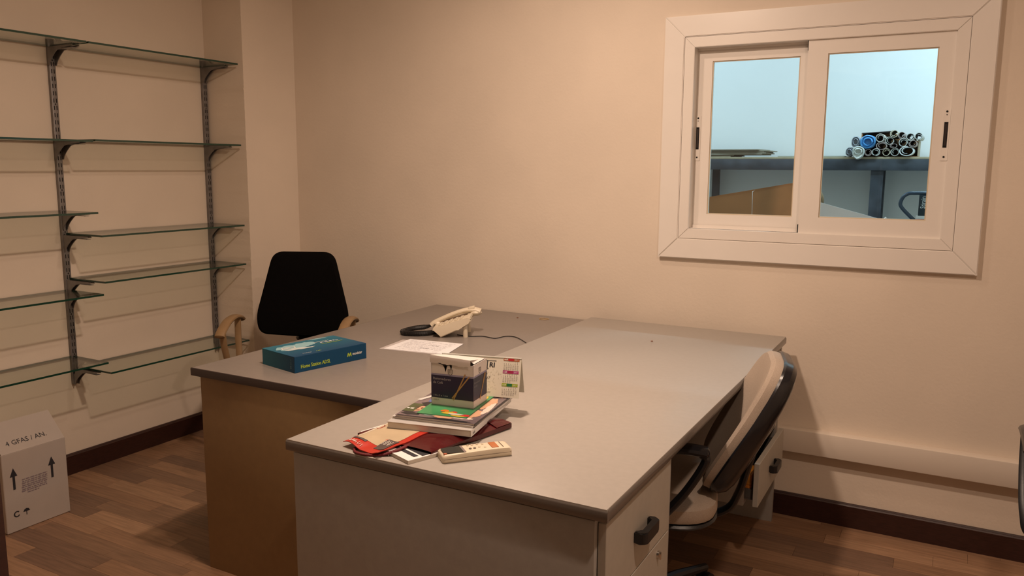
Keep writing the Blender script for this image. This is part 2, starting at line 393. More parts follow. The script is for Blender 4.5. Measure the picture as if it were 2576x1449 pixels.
# ------------------------------------------------------------------ storeroom behind the window
sw = mat('storeroom_paint', (.80, .80, .79), .8, var=.02, vscale=2)
SX0, SX1 = -3.2, 2.4
struct(B().bx(SX0-.1, SX1+.1, YS, YS+.1, -.1, 2.9).obj('wall_storeroom_back', sw, smooth=False))
struct(B().bx(SX0-.1, SX0, YB+.12, YS, -.1, 2.9).obj('wall_storeroom_left', sw, smooth=False))
struct(B().bx(SX1, SX1+.1, YB, YS, -.1, 2.9).obj('wall_storeroom_right', sw, smooth=False))
struct(B().bx(SX0-.1, SX1+.1, YB+.0, YS+.1, 2.9, 3.0).obj('ceiling_storeroom', sw, smooth=False))
struct(B().bx(SX0-.1, SX1+.1, YB+.12, YS+.1, -.1, 0).obj('floor_storeroom', mat('concrete', (.35, .35, .35), .8, var=.1), smooth=False))
b = B(); b.bx(SX0-.1, SX1+.1, YB, YB+.1, H+.1, 2.9); b.bx(XR+.12, SX1+.1, YB+.02, YB+.12, -.1, H+.1); struct(b.obj('wall_storeroom_front', sw, smooth=False))
for tx, ty, pw, lab in ((.32, 4.32, STORE_W, 'white batten tube light on the storeroom ceiling above the pallet truck'), (-1.9, 4.40, STORE_W*.55, 'white batten tube light on the storeroom ceiling above the flat cartons')):  # second tube is added to brighten the storeroom behind the left pane
    t = thing('tube_light', lab, 'lamp', (tx, ty, 2.9), 0, 'storeroom tube lights')
    B().bx(-.65, .65, -.05, .05, -.06, 0, .004).obj('batten', mat('lamp_white', (.8, .8, .78), .4), t)
    B().cyl((-.6, 0, -.08), (.6, 0, -.08), .015).obj('tube', mat('tube_glow', (.9, .9, .9), .4, emit=(.75, .92, 1), estr=3), t)
    for sx_ in (-.62, .62): B().bx(sx_-.012, sx_+.012, -.018, .018, -.10, -.058, .003).obj('lamp_holder', mat('lamp_white', (.8, .8, .78), .4), t)
    ld = bpy.data.lights.new('tube_lamp', 'AREA'); ld.shape = 'RECTANGLE'; ld.size = 1.2; ld.size_y = .06; ld.energy = pw; ld.color = STORE_COL
    lo = bpy.data.objects.new('tube_lamp', ld); C.objects.link(lo); lo.parent = t; lo.location = (0, 0, -.11)
# steel rack
rackm = mat('rack_steel', (.055, .062, .075), .5, metal=.2, var=.35, vscale=14, bump=.3, bscale=40)
ply = mat('rack_board', (.42, .34, .22), .8, var=.15, vscale=20, stretch=(1, 8, 1))
RY = 4.9
t = thing('storage_rack', 'dark blue steel storage rack with plywood deck seen through the window', 'rack', (0, RY, 0))
B().bx(-2.4, 1.2, -.004, .006, 1.362, 1.424, .001).obj('beam', rackm, t)
b = B(); b.bx(-2.4, 1.2, .006, .05, 1.362, 1.366); b.obj('beam_flange', rackm, t)
B().bx(-2.4, 1.2, .30, .34, 1.362, 1.424, .001).obj('beam', rackm, t)
B().bx(-2.42, 1.22, .0, .345, 1.4245, 1.437, .001).obj('deck_board', ply, t)
for px in (-.39, -1.36, .6, -2.3):
    b = B(); b.bx(px-.032, px+.032, .007, .011, 0, 1.362); b.bx(px-.032, px-.028, .011, .06, 0, 1.362); b.obj('post', rackm, t)
    B().bx(px-.02, px+.02, .30, .34, 0, 1.362).obj('post', rackm, t)
B().bx(-2.4, 1.2, .0, .34, .5, .53).obj('deck_board', ply, t)
DZ = 1.437
card = mat('cardboard', (.36, .165, .065), .85, var=.08, vscale=12)
card_g = mat('cardboard_grey', (.33, .29, .22), .85, var=.10, vscale=16)
# flat cartons lying on the rack
tl = W(1720, 373, 'y', RY)
rr = random.Random(5); z = DZ
widths = [(-1.75, -1.20, 0), (-1.78, -1.185, .01), (-1.74, -1.02, -.005), (-1.76, -1.00, .0), (-1.73, -1.01, .01), (-1.77, -.985, .004), (-1.75, -1.03, -.01)]
for i, (x0, x1, dy) in enumerate(widths):
    b = B(); h = .0065
    b.box(((x0+x1)/2, RY+.16+dy, z+h/2), (x1-x0, .30, h*.92), Matrix.Rotation(rr.uniform(-.02, .02), 3, 'Z'))
    tag(b.obj('flat_carton', card_g, smooth=False), 'folded flat grey-brown carton on the rack deck, %s of its pile' % ['lowest', 'second from the bottom', 'third from the bottom', 'middle one', 'third from the top', 'second from the top', 'topmost'][i], 'cardboard', 'flat cartons piled on the rack'); z += h
b = B(); b.bx(-.93, -.565, RY+.03, RY+.28, DZ, DZ+.005); tag(b.obj('thin_board', mat('thin_board', (.36, .36, .30), .8), smooth=False), 'thin pale board lying flat on the rack deck between cartons and rolls', 'board')
# carton of rolls
def pxy(u, v): p = W(u, v, 'y', RY); return p.x, p.z
# the carton lies on its side with the opening towards the window; the rolls stick out of it
t = thing('roll_carton', 'open low carton holding paper rolls on the rack', 'box', (0, RY, DZ))
CX0, CX1, CZL, CZR = -.4915, -.197, 1.567-DZ, 1.5262-DZ
ctop_shade = mat('carton_top_shade', (.06, .045, .04), .8)  # shade under the carton top, painted into the panel's colour
B().bx(CX0, CX1, .10, .31, 0, .004).obj('carton_base', card, t)
B().bx(CX0, CX0+.005, .10, .31, .004, CZL).obj('carton_side', card, t)
B().bx(CX1-.005, CX1, .10, .31, .004, CZR).obj('carton_side', mat('carton_tan', (.5, .42, .32), .8), t)
b = B(); b.prism([(CX0+.005, .004), (CX1-.005, .004), (CX1-.005, CZR), (-.345, CZL+.0095), (CX0+.005, CZL+.0012)], lambda u, v, d: (u, d, v), .305, .31); b.obj('carton_back', card, t)
b = B(); b.prism([(CX0, CZL), (-.345, CZL+.0085), (-.345, CZL+.0125), (CX0, CZL+.004)], lambda u, v, d: (u, d, v), .10, .31); b.obj('carton_top', ctop_shade, t)
rolls = [  # x, z of the centre, half width, half height, kind: stacked so that each lies on what is below it
 (-.3857, 1.5389, .0227, .0227, 'a'), (-.3384, 1.5237, .0215, .0215, 'b'), (-.3185, 1.5604, .0204, .0204, 'c'), (-.2811, 1.5516, .0181, .0181, 'd'), (-.2371, 1.5413, .0204, .0204, 'b'),
 (-.1976, 1.5449, .0193, .0193, 'b'), (-.2693, 1.5128, .0227, .0227, 'b'), (-.3758, 1.4961, .0284, .0213, 'd'), (-.3172, 1.4955, .0181, .0127, 'd'), (-.2224, 1.5054, .0204, .0184, 'd'),
 (-.4401, 1.4591, .0181, .0181, 'd'), (-.4016, 1.4614, .0204, .0204, 'b'), (-.3498, 1.4614, .0204, .0204, 'c'), (-.3078, 1.4625, .0215, .0215, 'b'), (-.2503, 1.4671, .0363, .0261, 'e')]
rc = {'a': (.62, .58, .52), 'b': (.60, .60, .56), 'c': (.66, .58, .44), 'd': (.42, .33, .30), 'e': (.75, .76, .74)}
for i, (cx, cz, r_, rv_, k) in enumerate(rolls):
    ov = rv_/r_; b = B(); n = 40; ys = [-.012+rr.uniform(-.015, .01), .28]
    # a sheet rolled up: one full turn, then the inner end winds inwards
    turns = 1.55; prof = []
    for q in range(n+1):
        a = q/n*turns; f_ = 1-.19*min(1, max(0, (a-.86)/.14))-.30*max(0, (a-1)/(turns-1)); prof.append((math.cos(a*2*math.pi+i)*r_*f_, math.sin(a*2*math.pi+i)*r_*f_*ov))
    inner = [(pu*(1-.15), pv*(1-.15)) for pu, pv in prof[::-1]]
    b.rings([[(cx+pu, RY+yy, cz+pv) for pu, pv in prof+inner] for yy in ys], cap=True)
    o = b.obj('paper_roll', mat('roll_'+k, rc[k], .7, var=.08, vscale=20), ang=60)
    tag(o, {'a': 'plain grey-white rolled tube lying beside the blue-wrapped roll', 'b': 'pale grey rolled paper in the carton on the rack', 'c': 'cream rolled paper in the carton on the rack', 'd': 'dull brown rolled paper in the carton on the rack', 'e': 'wide white oval roll at the bottom corner of the roll carton'}[k], 'paper roll', 'rolls in the carton on the rack')
# plastic wrapped rolls
def crumple(name, cx, cz, rx, rz, y0, y1, m, seed, lab, cat, sag=0):
    q = random.Random(seed); b = B(); n = 18; rs = []
    stops = [(y0, .86), (y0+.012, 1), (-.008, 1), ((y0+y1)/2+.02, 1), (y1, .9)] if sag else [(y0, .86), (y0+.012, 1), ((y0+y1)/2, 1), (y1, .9)]
    for yy, k in stops:
        low = DZ+.0006-(sag if yy < -.01 else 0); r = []
        for a in range(n):
            zz = math.sin(2*math.pi*a/n)*rz*k*q.uniform(.92, 1)
            if zz < 0 and yy < -.01: zz -= sag*(-zz/rz)
            r.append((cx+math.cos(2*math.pi*a/n)*rx*k*q.uniform(.92, 1), RY+yy+q.uniform(-.003, .003), max(low, cz+zz)))
        rs.append(r)
    inn = [[(cx+math.cos(2*math.pi*a/n)*rx*f_*q.uniform(.9, 1.05), RY+y0+dd, cz+math.sin(2*math.pi*a/n)*rz*f_*q.uniform(.9, 1.05)) for a in range(n)] for f_, dd in ((.35, .02), (.5, -.006), (.7, .01))]
    b.rings(inn+rs); return tag(b.obj(name, m, ang=25), lab, cat)
crumple('wrapped_roll', -.4456, 1.5174, .0418, .0398, -.03, .26, mat('blue_plastic', (.10, .32, .62), .3, var=.5, vscale=25), 4, 'roll wrapped in light blue plastic at the end of the rolls', 'wrapped roll')
crumple('grey_bag_roll', -.5080, 1.5180, .0250, .0330, -.02, .094, mat('grey_plastic', (.42, .43, .46), .3, var=.3, vscale=30), 9, 'crumpled grey plastic-wrapped roll beside the blue-wrapped roll', 'wrapped roll')
crumple('clear_bag', -.5375, DZ+.0270, .0215, .0275, -.02, .12, mat('grey_plastic', (.42, .43, .46), .3), 12, 'crumpled grey plastic bag beside the white creased roll', 'plastic bag')
crumple('white_wrap_roll', -.4895, 1.4654, .0338, .0296, -.045, .094, mat('white_plastic', (.72, .72, .66), .45, var=.15, vscale=30), 15, 'white creased roll sagging over the rack edge', 'paper roll', .016)
# leaning flat cartons
def leaning(name, pts_px, y0, th, m, lab, cat, n=1, dz=0, foot=None):
    """board standing on the floor, its visible top edge traced at depth y0, leaning back"""
    for i in range(n):
        a, c = [W(u, v, 'y', y0) for u, v in pts_px]
        yy = y0+i*(th+.004); lean = .18
        def P(x, z, dd): return (x, yy+dd-(1.2-z)*lean*-1*0-(1.2-z)*lean, z)
        lab_ = lab if n == 1 else '%s, %s one of three' % (lab, ['front', 'middle', 'rear'][i])
        poly = [(a.x-.02*i, 0), (c.x+.04, 0), (c.x-.012*i, c.z+dz*i), (a.x-.02*i, a.z+dz*i)]
        b = B(); b.prism(poly, P, 0, th); tag(b.obj(name, m, smooth=False), lab_, cat, ('leaning flat cartons' if n > 1 else None))
leaning('leaning_carton', [(1700, 516), (2003, 464)], 3.98, .012, card, 'folded brown carton leaning upright behind the window', 'cardboard', n=3, dz=.003)
# the string goes over the bundle's top edge and down its face
def face_y(z): return 3.98-(1.2-z)*.18
ea, ec = W(1700, 516, 'y', 3.98), W(2003, 464, 'y', 3.98); sx_ = W(1892, 482, 'y', 3.98).x; ez = ea.z+(ec.z-ea.z)*(sx_-ea.x)/(ec.x-ea.x)
b = B(); b.tube([(sx_-.001, face_y(ez)+.046, ez+.004), (sx_, face_y(ez)+.044, ez+.0075), (sx_, face_y(ez)+.012, ez+.0025), (sx_, face_y(ez)-.0008, ez+.0008)]+[(sx_+.06*(ez-z_), face_y(z_)-.0008, z_) for z_ in [ez-.01-k*(ez-.02)/8 for k in range(9)]], .0012, 6)
tag(b.obj('tie_string', white_m), 'thin white string tied down the face of the leaning brown carton', 'string')
leaning('grey_board', [(2040, 503), (2222, 553)], 3.96, .006, mat('grey_board', (.48, .48, .48), .6), 'pale grey board with a slanting edge leaning beside the brown carton', 'board')
p = W(2066, 500, 'y', 4.06); b = B(); b.tube(spline([(p.x-.03, 4.06, p.z+.045), (p.x-.012, 4.06, p.z+.035), (p.x+.004, 4.06, p.z), (p.x-.002, 4.06, p.z-.03), (p.x-.03, 4.06, p.z-.035)]), .009, 8, flat=2.2, side=(0, 1, 0))
for q in b.bm.verts: pass
b.tube([(p.x-.03, 4.06, p.z-.035), (p.x-.03, 4.06, 0)], .009, 8)
tag(b.obj('rolled_cardboard_sleeve', mat('sleeve', (.20, .14, .07), .8)), 'bent brown cardboard sleeve beside the leaning carton', 'cardboard')
q_ = random.Random(8); p = W(2133, 548, 'y', 4.02); b = B()
cone = [(p.x-.012, 4.02, p.z-.012), (p.x+.012, 4.02, p.z-.012), (p.x+.004, 4.04, p.z-.012)]
b.rings([[(p.x+math.cos(k*1.05)*.05*q_.uniform(.6, 1), 4.06+math.sin(k*1.05)*.03, p.z-.25+q_.uniform(-.01, .01)) for k in range(6)], [(p.x+math.cos(k*1.05)*.022*q_.uniform(.6, 1), 4.06+math.sin(k*1.05)*.016, p.z-.005+q_.uniform(-.006, .006)) for k in range(6)], [(p.x-.004+math.cos(k*1.05)*.003, 4.06+math.sin(k*1.05)*.003, p.z+.022) for k in range(6)]])
b.bx(p.x-.05, p.x+.05, 4.03, 4.09, 0, p.z-.245)
tag(b.obj('white_plastic_sheet', mat('white_film', (.8, .82, .85), .3), ang=20), 'crumpled white plastic sheet poking up behind the pale grey board', 'plastic sheet')
p = W(2222, 550, 'y', 3.935); b = B(); b.tube([(p.x+.012, 3.935, p.z+.006), (p.x-.03, 3.925, p.z-.04)], .004, 6); b.tube([(p.x-.03, 3.925, p.z-.04), (p.x-.02, 3.73, .0)], .004, 6)
tag(b.obj('white_stick', white_m), 'thin white stick leaning against the pale grey board', 'stick')
# pallet truck handle
jm = mat('pallet_truck_paint', (.03, .05, .08), .25)
PY = 4.25
def jx(u, v, dy=0): p = W(u, v, 'y', PY); return Vector((p.x, PY+dy, p.z))
t = thing('pallet_truck', 'dark blue pallet truck handle with looped grip beyond the window', 'pallet truck', (0, 0, 0))
cxm = jx(2353, 500).x
lp = [jx(2308, 562), jx(2290, 545), jx(2270, 524), jx(2265, 512), jx(2272, 496), jx(2286, 487), jx(2305, 486), jx(2330, 486)]
half = spline(lp, 6); mir = [Vector((2*cxm-p.x, p.y, p.z)) for p in half[::-1]]
lowL = jx(2320, 575); base = Vector((cxm, PY, .75))
b = B(); b.tube([lowL]+half+mir+[Vector((2*cxm-lowL.x, PY, lowL.z))], .0085, 12); b.obj('grip_loop', jm, t)
a, c = jx(2312, 490), jx(2332, 490); zb = jx(2320, 543).z
mx0, mx1 = a.x+.002, a.x+.002+.034
b = B(); b.bx(mx0, mx1, PY-.012, PY+.012, zb, a.z, .002); b.obj('label_plate', mat('label_black', (.01, .02, .03), .4), t)
b = B(); b.bx(mx0+.012, 2*cxm-mx0, PY-.006, PY+.006, jx(2325, 512).z-.006, jx(2325, 512).z+.004); b.obj('release_lever', jm, t)
o_ = Vector((mx1-.005, PY-.013, zb+.042))
print_on('lettering', [('Stirain', 0, 0, .030, 0, .75)], mat('label_white', (.8, .85, .85), .5), t, (mx1-.006, PY-.0125, zb+.034), (0, 0, 1), (-1, 0, 0))
b = B(); b.bx(mx0-.008, mx1+.012, PY-.016, PY+.016, zb-.014, zb); b.obj('white_band', white_m, t)
b = B(); b.bx(mx0-.010, mx1+.012, PY-.018, PY+.018, zb-.10, zb-.014, .003); b.obj('red_housing', mat('red_housing', (.35, .03, .02), .4), t)
b = B(); b.cyl((mx0+.017, PY, zb-.1), (mx0+.017, PY, .16), .02); b.bx(mx0-.08, mx0+.12, PY-.1, PY+.1, .04, .2, .01); b.obj('mast', jm, t)
for s in (-1, 1): B().bx(mx0+.017+s*.2-.08, mx0+.017+s*.2+.08, PY+.1, PY+.6, .03, .1, .005).obj('fork', jm, t)
for s in (-1, 1): B().cyl((mx0+.017+s*.03, PY, .06), (mx0+.017+s*.09, PY, .06), .06, seg=20).obj('wheel', blk_m, t)

# ------------------------------------------------------------------ desks
HANDLE = None
def handle(parent, x, y, z):
    b = B(); pr = rpoly([(-.047, 0, .0), (-.047, .027, .014), (.047, .027, .014), (.047, 0, 0), (.037, 0, 0), (.035, .013, .006), (-.035, .013, .006), (-.037, 0, 0)], 4)
    b.prism(pr, lambda u, v, d: (x+v, y+u, z+d), -.013, .013)
    bmesh.ops.bevel(b.bm, geom=[e for e in b.bm.edges if abs(e.verts[0].co.z-e.verts[1].co.z) < 1e-6], offset=.0025, segments=2, affect='EDGES', clamp_overlap=True)
    return b.obj('handle', blk_m, parent)
# desk by the windowless corner (lower, tan end panel)
D1 = thing('desk', 'grey-topped office desk with dark edging and tan end panel, blue box on it', 'desk', (0, 0, 0))
X1L, X1R, Y1N, Y1F = -2.173, -1.338, 1.767, 3.210
b = B(); b.bx(X1L+.003, X1R, Y1N+.003, Y1F, H1-.024, H1, .0008, 1); b.obj('desktop', top1_m, D1)
ed = rpoly([(0, 0, .004), (0, -.030, .006), (.012, -.030, .003), (.012, -.001, 0)], 4)
b = B()
b.prism([(u+0, v) for u, v in [(0, -.004), (.001, -.0008), (.004, -.0003), (.004, -.026), (.0005, -.026)]], lambda u, v, d: (d, Y1N+u-.001, H1+v), X1L, X1R)
b.prism([(0, -.004), (.001, -.0008), (.004, -.0003), (.004, -.026), (.0005, -.026)], lambda u, v, d: (X1L+u-.001, d, H1+v), Y1N+.0042, Y1F)
b.obj('edge_band', edge1_m, D1)
B().bx(X1L+.018, X1R-.012, Y1N+.022, Y1N+.044, .0, H1-.026, .001).obj('end_panel', pan1_m, D1)
B().bx(X1L+.018, X1R-.012, Y1F-.044, Y1F-.022, .0, H1-.026, .001).obj('end_panel', pan1_m, D1)
B().bx(X1R-.10, X1R-.082, Y1N+.044, Y1F-.044, .22, H1-.026).obj('modesty_panel', pan1_m, D1)
B().bx(X1R-.055, X1R-.006, Y1N+.006, Y1N+.05, H1-.062, H1-.026).obj('corner_block', edge1_m, D1)
for s in (Y1N+.033, Y1F-.033):
    for xx in (X1L+.1, X1R-.1): pass
# desk under the window
D2 = thing('desk', 'light grey office desk with hanging drawer units, magazines piled on it', 'desk', (0, 0, 0))
X2L, X2R, Y2N, Y2F = -1.332, -.5245, 1.337, 3.146
TH = .026
b = B(); b.bx(X2L+.002, X2R-.002, Y2N+.002, Y2F, H2-TH, H2, .0012, 2); b.obj('desktop', top2_m, D2)
pe = [(0, -.0075), (.0016, -.003), (.005, -.0002), (.006, -.0002), (.006, -TH), (.0012, -TH), (0, -TH+.002)]
b = B()
b.prism(pe, lambda u, v, d: (d, Y2N+u, H2+v), X2L, X2R); b.prism(pe, lambda u, v, d: (X2R-u, d, H2+v), Y2N+.0062, Y2F)
b.prism(pe, lambda u, v, d: (X2L+u, d, H2+v), Y2N+.0062, Y2F); b.obj('edge_band', edge2_m, D2)
ZT = H2-TH-.007
B().bx(X2L+.012, X2R-.03, Y2N+.012, Y2N+.034, 0, ZT, .001).obj('end_panel', pan2_m, D2)
B().bx(X2L+.012, X2R-.012, Y2F-.036, Y2F-.014, 0, ZT, .001).obj('end_panel', pan2_m, D2)
B().bx(X2L+.09, X2L+.108, Y2N+.034, Y2F-.036, .24, ZT, .001).obj('modesty_panel', pan2_m, D2)
for ya in (Y2N+.05, Y2F-.08): B().bx(X2L+.05, X2R-.06, ya, ya+.03, ZT, H2-TH).obj('spacer_rail', black_gap, D2)
for ya in (1.80, 2.60): B().bx(X2L+.13, X2R-.05, ya, ya+.03, ZT-.02, H2-TH).obj('cross_rail', steel_m, D2)
XD = X2R-.011                                                      # face of the drawers
def pedestal(y0, y1, z0, z1, drawers):
    b = B(); t_ = .016
    b.bx(X2L+.2, XD-.018, y0, y0+t_, z0, z1, .001); b.bx(X2L+.2, XD-.004, y1-t_, y1, z0, z1, .001); b.bx(X2L+.2, XD-.019, y0+t_, y1-t_, z0, z0+t_); b.bx(X2L+.2, X2L+.2+t_, y0+t_, y1-t_, z0+t_, z1-t_); b.bx(X2L+.2, XD-.03, y0+t_, y1-t_, z1-t_, z1)
    b.obj('pedestal_carcass', pan2_m, D2)
    for (a, c, out, hz) in drawers:
        b = B(); ya, yb = y0-.0105 if y0 < 1.6 else y0+.0, y1-t_-.003
        b.bx(XD-.0175+out, XD+out, ya, yb, a+.0015, c-.0015, .0012, 1)
        dr = b.obj('drawer', draw_m, D2)
        b = B(); zz = (c-a)*.62
        b.bx(XD-.42+out, XD-.0176+out, y0+.025, y0+.037, a+.02, a+.02+(zz if not out else .03)); b.bx(XD-.42+out, XD-.0176+out, y1-.043, y1-.031, a+.02, a+.02+zz); b.bx(XD-.42+out, XD-.0176+out, y0+.025, y1-.031, a+.015, a+.021); b.bx(XD-.43+out, XD-.42+out, y0+.025, y1-.031, a+.02, a+.02+zz)
        b.obj('drawer_box', mat('drawer_inside', (.10, .09, .08), .7), dr)
        if hz: handle(dr, XD+out, (ya+yb)/2+.005, hz)
        if not hz:
            b = B(); b.cyl((XD+out-.001, yb-.075, c-.028), (XD+out+.005, yb-.075, c-.028), .009, .008, 20); b.box((XD+out+.006, yb-.075, c-.030), (.006, .005, .020), None, .002); b.obj('lock', chrome_m, dr)
pedestal(Y2N+.036, 1.775, .135, ZT-.004, [(.522, ZT-.006, 0, .602), (.14, .522, 0, None)])
pedestal(2.655, 3.108, .235, ZT-.004, [(.553, ZT-.006, 0, .62), (.396, .552, 0, .463), (.237, .392, .030, .315)])
# things seen in the gap of the open drawer
for (yy, zz, c, nm) in ((2.695, .3265, (.75, .30, .04), 'orange'), (2.694, .2885, (.62, .20, .02), 'amber')):
    b = B(); b.bx(XD-.10, XD-.001, yy, yy+.10, zz-.0305, zz+.008, .004)
    tag(b.obj('orange_packet', mat('packet_'+nm, c, .4, var=.3, vscale=40)), 'bright %s packet inside the open drawer' % nm, 'packet')

# ------------------------------------------------------------------ chairs
def star_base(t, col_m, h_seat, r=.29):
    b = B()
    b.cyl((0, 0, .065), (0, 0, .115), .032, .028, 20); b.obj('hub', col_m, t)
    b = B(); b.cyl((0, 0, .11), (0, 0, h_seat-.17), .025, .025, 20); b.cyl((0, 0, h_seat-.18), (0, 0, h_seat-.06), .014, .014, 16); b.obj('gas_lift', blk_m, t)
    for k in range(5):
        a = 2*math.pi*k/5+.3; c, s = math.cos(a), math.sin(a)
        b = B(); b.tube([(c*.02, s*.02, .092), (c*.14, s*.14, .088), (c*r, s*r, .068)], [.022, .018, .013], 10); lg = b.obj('base_leg', col_m, t)
        b = B(); n1 = Vector((-s, c, 0))
        for q in (-.012, .012):
            p = Vector((c*r, s*r, .026))+n1*q; b.cyl(p-n1*.008, p+n1*.008, .026, seg=18)
        b.cyl((c*r, s*r, .03), (c*r, s*r, .07), .007, seg=10); b.obj('caster', blk_m, lg)
def rounded(wd, dp, r): return rpoly([(-dp/2, -wd/2, r), (dp/2, -wd/2, r), (dp/2, wd/2, r), (-dp/2, wd/2, r)], 8)
# black chair (local +x is its front)
BC = thing('office_chair', 'black swivel office chair with tan looped armrests behind the tan-sided desk', 'chair', (-2.56, 2.62, 0), math.atan2(-.90, .43))
out = rpoly([(-.145, .395, .05), (.145, .395, .05), (.222, .095, .20), (.205, .012, .085), (0, -.004, .10), (-.205, .012, .085), (-.222, .095, .20)], 8)
def bk(u, v, d): return (-.205 - v*.13 + .9*u*u*.5 + d + .12*(v-.18)**2*2, u, .575+v)
b = B(); b.pad(out, [(.02, -.022), (.55, -.022), (.9, -.016), (.985, -.006), (1, .004), (.985, .016), (.93, .028), (.6, .036), (.02, .040)], bk); b.obj('backrest', blkfab_m, BC)
b = B(); rs = []
for i in range(13):
    z = .43+.014*i; k = .056 if i % 2 else .046; rs.append([(-.235+math.cos(a*math.pi/6)*k*.62-.012, math.sin(a*math.pi/6)*k, z) for a in range(12)])
b.rings(rs); b.obj('bellows', blkgl_m, BC)
b = B(); b.tube(spline([(-.24, 0, .5), (-.235, 0, .44), (-.18, 0, .405), (.0, 0, .395)]), .02, 10, flat=.5, side=(0, 0, 1)); b.obj('back_bar', blk_m, BC)
b = B(); b.pad(rounded(.46, .44, .12), [(.02, -.03), (.9, -.03), (.98, -.02), (1, 0), (.98, .03), (.9, .042), (.5, .046), (.02, .044)], lambda u, v, d: (u+.02, v, .445+d)); b.obj('seat', blkfab_m, BC)
B().bx(-.1, .1, -.1, .1, .385, .417, .01).obj('seat_plate', blk_m, BC)
for s in (-1, 1):
    yy = s*.265
    b = B(); pad_pts = spline([(.135, yy, .632), (.105, yy, .655), (.04, yy, .684), (-.03, yy, .692), (-.085, yy, .683), (-.115, yy, .668)], 6)
    b.tube(pad_pts, [.010]+[.023]*(len(pad_pts)-2)+[.010], 12, flat=.5, side=(0, 0, 1)); ar = b.obj('armrest', tan_m, BC)
    b = B(); b.tube(spline([(.098, yy, .645), (.085, yy, .58), (.055, yy*.97, .48), (.0, yy*.95, .428), (-.03, yy*.95, .43), (-.055, yy*.97, .50), (-.072, yy, .60), (-.075, yy, .682)], 6), .015, 10, flat=.55, side=(1, 0, 0)); b.obj('arm_loop', tan_m, ar)
    b = B(); b.tube([(-.01, yy*.95, .42), (-.01, yy*.4, .41)], .015, 8, flat=.5, side=(0, 0, 1)); b.obj('arm_bracket', blk_m, ar)
star_base(BC, blk_m, .445)
# beige chair, pushed under the desk (local +x is its front)
def beige_chair(label, loc, rz, group=None):
    t = thing('office_chair', label, 'chair', loc, rz, group)
    outb = rpoly([(-.15, .405, .10), (.15, .405, .10), (.198, .16, .2), (.155, -.01, .08), (-.155, -.01, .08), (-.198, .16, .2)], 8)
    def bf(u, v, d): return (-.215 - v*.40 + (1.6-3.3*v)*u*u + .25*(v-.2)**2 + d, u, .475+v*.90+d*.3)
    b = B(); b.pad(outb, [(.02, .034), (.5, .038), (.82, .042), (.93, .040), (.975, .030), (.985, .008), (.97, -.004), (.02, -.004)], bf); b.obj('back_cushion', beigefab, t)
    b = B(); b.pad(outb, [(.02, -.036), (.6, -.036), (.84, -.034), (.95, -.028), (1.005, -.014), (1.012, .004), (.992, .010), (.965, -.002), (.02, -.002)], bf); b.obj('back_shell', blkgl_m, t)
    b = B(); b.tube(spline([(-.30, 0, .60), (-.275, 0, .50), (-.255, 0, .43), (-.225, 0, .375), (-.15, 0, .350), (.0, 0, .350)], 6), .020, 10, flat=.55, side=(.3, 0, 1)); b.obj('back_bar', blk_m, t)
    b = B(); b.pad(rounded(.47, .45, .13), [(.02, 0), (.9, 0), (.98, .008), (1, .022), (.985, .045), (.92, .056), (.5, .060), (.02, .056)], lambda u, v, d: (u+.03, v, .405+d-.25*max(0, u-.1)**2)); b.obj('seat', beigefab, t)
    b = B(); b.pad(rounded(.47, .45, .13), [(.02, -.022), (.8, -.022), (.96, -.008), (1.0, .002), (.98, .008), (.02, .008)], lambda u, v, d: (u+.03, v, .400+d)); b.obj('seat_pan', blk_m, t)
    for s in (-1, 1):
        yy = s*.27
        b = B(); ps = spline([(.06, yy, .632), (.01, yy, .640), (-.10, yy, .642), (-.165, yy, .636)], 6); b.tube(ps, [.012]+[.026]*(len(ps)-2)+[.014], 12, flat=.55, side=(0, 0, 1)); ar = b.obj('armrest', blkgl_m, t)
        b = B(); b.tube(spline([(-.145, yy, .632), (-.155, yy, .61), (-.105, yy, .52), (-.035, yy*.98, .43), (-.01, yy*.9, .385), (-.0, yy*.5, .375)], 6), .019, 10, flat=.6, side=(1, 0, .3)); b.obj('arm_post', blk_m, ar)
    B().bx(-.1, .1, -.11, .11, .34, .385, .012).obj('tilt_mechanism', blk_m, t)
    star_base(t, blk_m, .40)
    return t
beige_chair('beige fabric swivel chair with black shell pushed under the light grey desk', (-.738, 2.225, 0), R(180+15))
beige_chair('beige and black swivel chair standing by the bare wall, barely showing', (.503, 2.49, 0), R(-90))

# ------------------------------------------------------------------ things on the lower desk
def frame_from(o, px, scale=None): pass
# blue router box
bx_ = thing('router_box', 'blue cardboard router box lying on the tan-sided desk', 'box', (-1.820, 1.879, H1), math.atan2(.285, .065))
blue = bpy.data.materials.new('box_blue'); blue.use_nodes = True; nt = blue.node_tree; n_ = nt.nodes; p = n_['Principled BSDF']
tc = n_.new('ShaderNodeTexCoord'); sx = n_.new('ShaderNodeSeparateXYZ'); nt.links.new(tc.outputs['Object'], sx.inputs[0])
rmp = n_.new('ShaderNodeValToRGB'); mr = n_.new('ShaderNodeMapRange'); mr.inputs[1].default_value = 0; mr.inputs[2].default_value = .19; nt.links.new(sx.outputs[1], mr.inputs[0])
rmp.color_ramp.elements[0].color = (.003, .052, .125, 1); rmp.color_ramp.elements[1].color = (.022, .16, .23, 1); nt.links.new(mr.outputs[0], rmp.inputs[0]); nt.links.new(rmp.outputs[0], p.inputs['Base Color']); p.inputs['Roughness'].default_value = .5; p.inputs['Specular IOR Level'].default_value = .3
LB, WB_, HB = .289, .190, .054
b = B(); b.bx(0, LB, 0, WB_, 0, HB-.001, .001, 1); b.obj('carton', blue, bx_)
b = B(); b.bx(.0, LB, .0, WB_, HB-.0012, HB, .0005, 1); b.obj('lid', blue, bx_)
lime = mat('lime_print', (.42, .55, .04), .5); wprint = mat('white_print', (.75, .75, .72), .5); sky_p = mat('pale_blue_print', (.28, .50, .55), .5); sky_q = mat('cloud_print', (.55, .62, .62), .5)
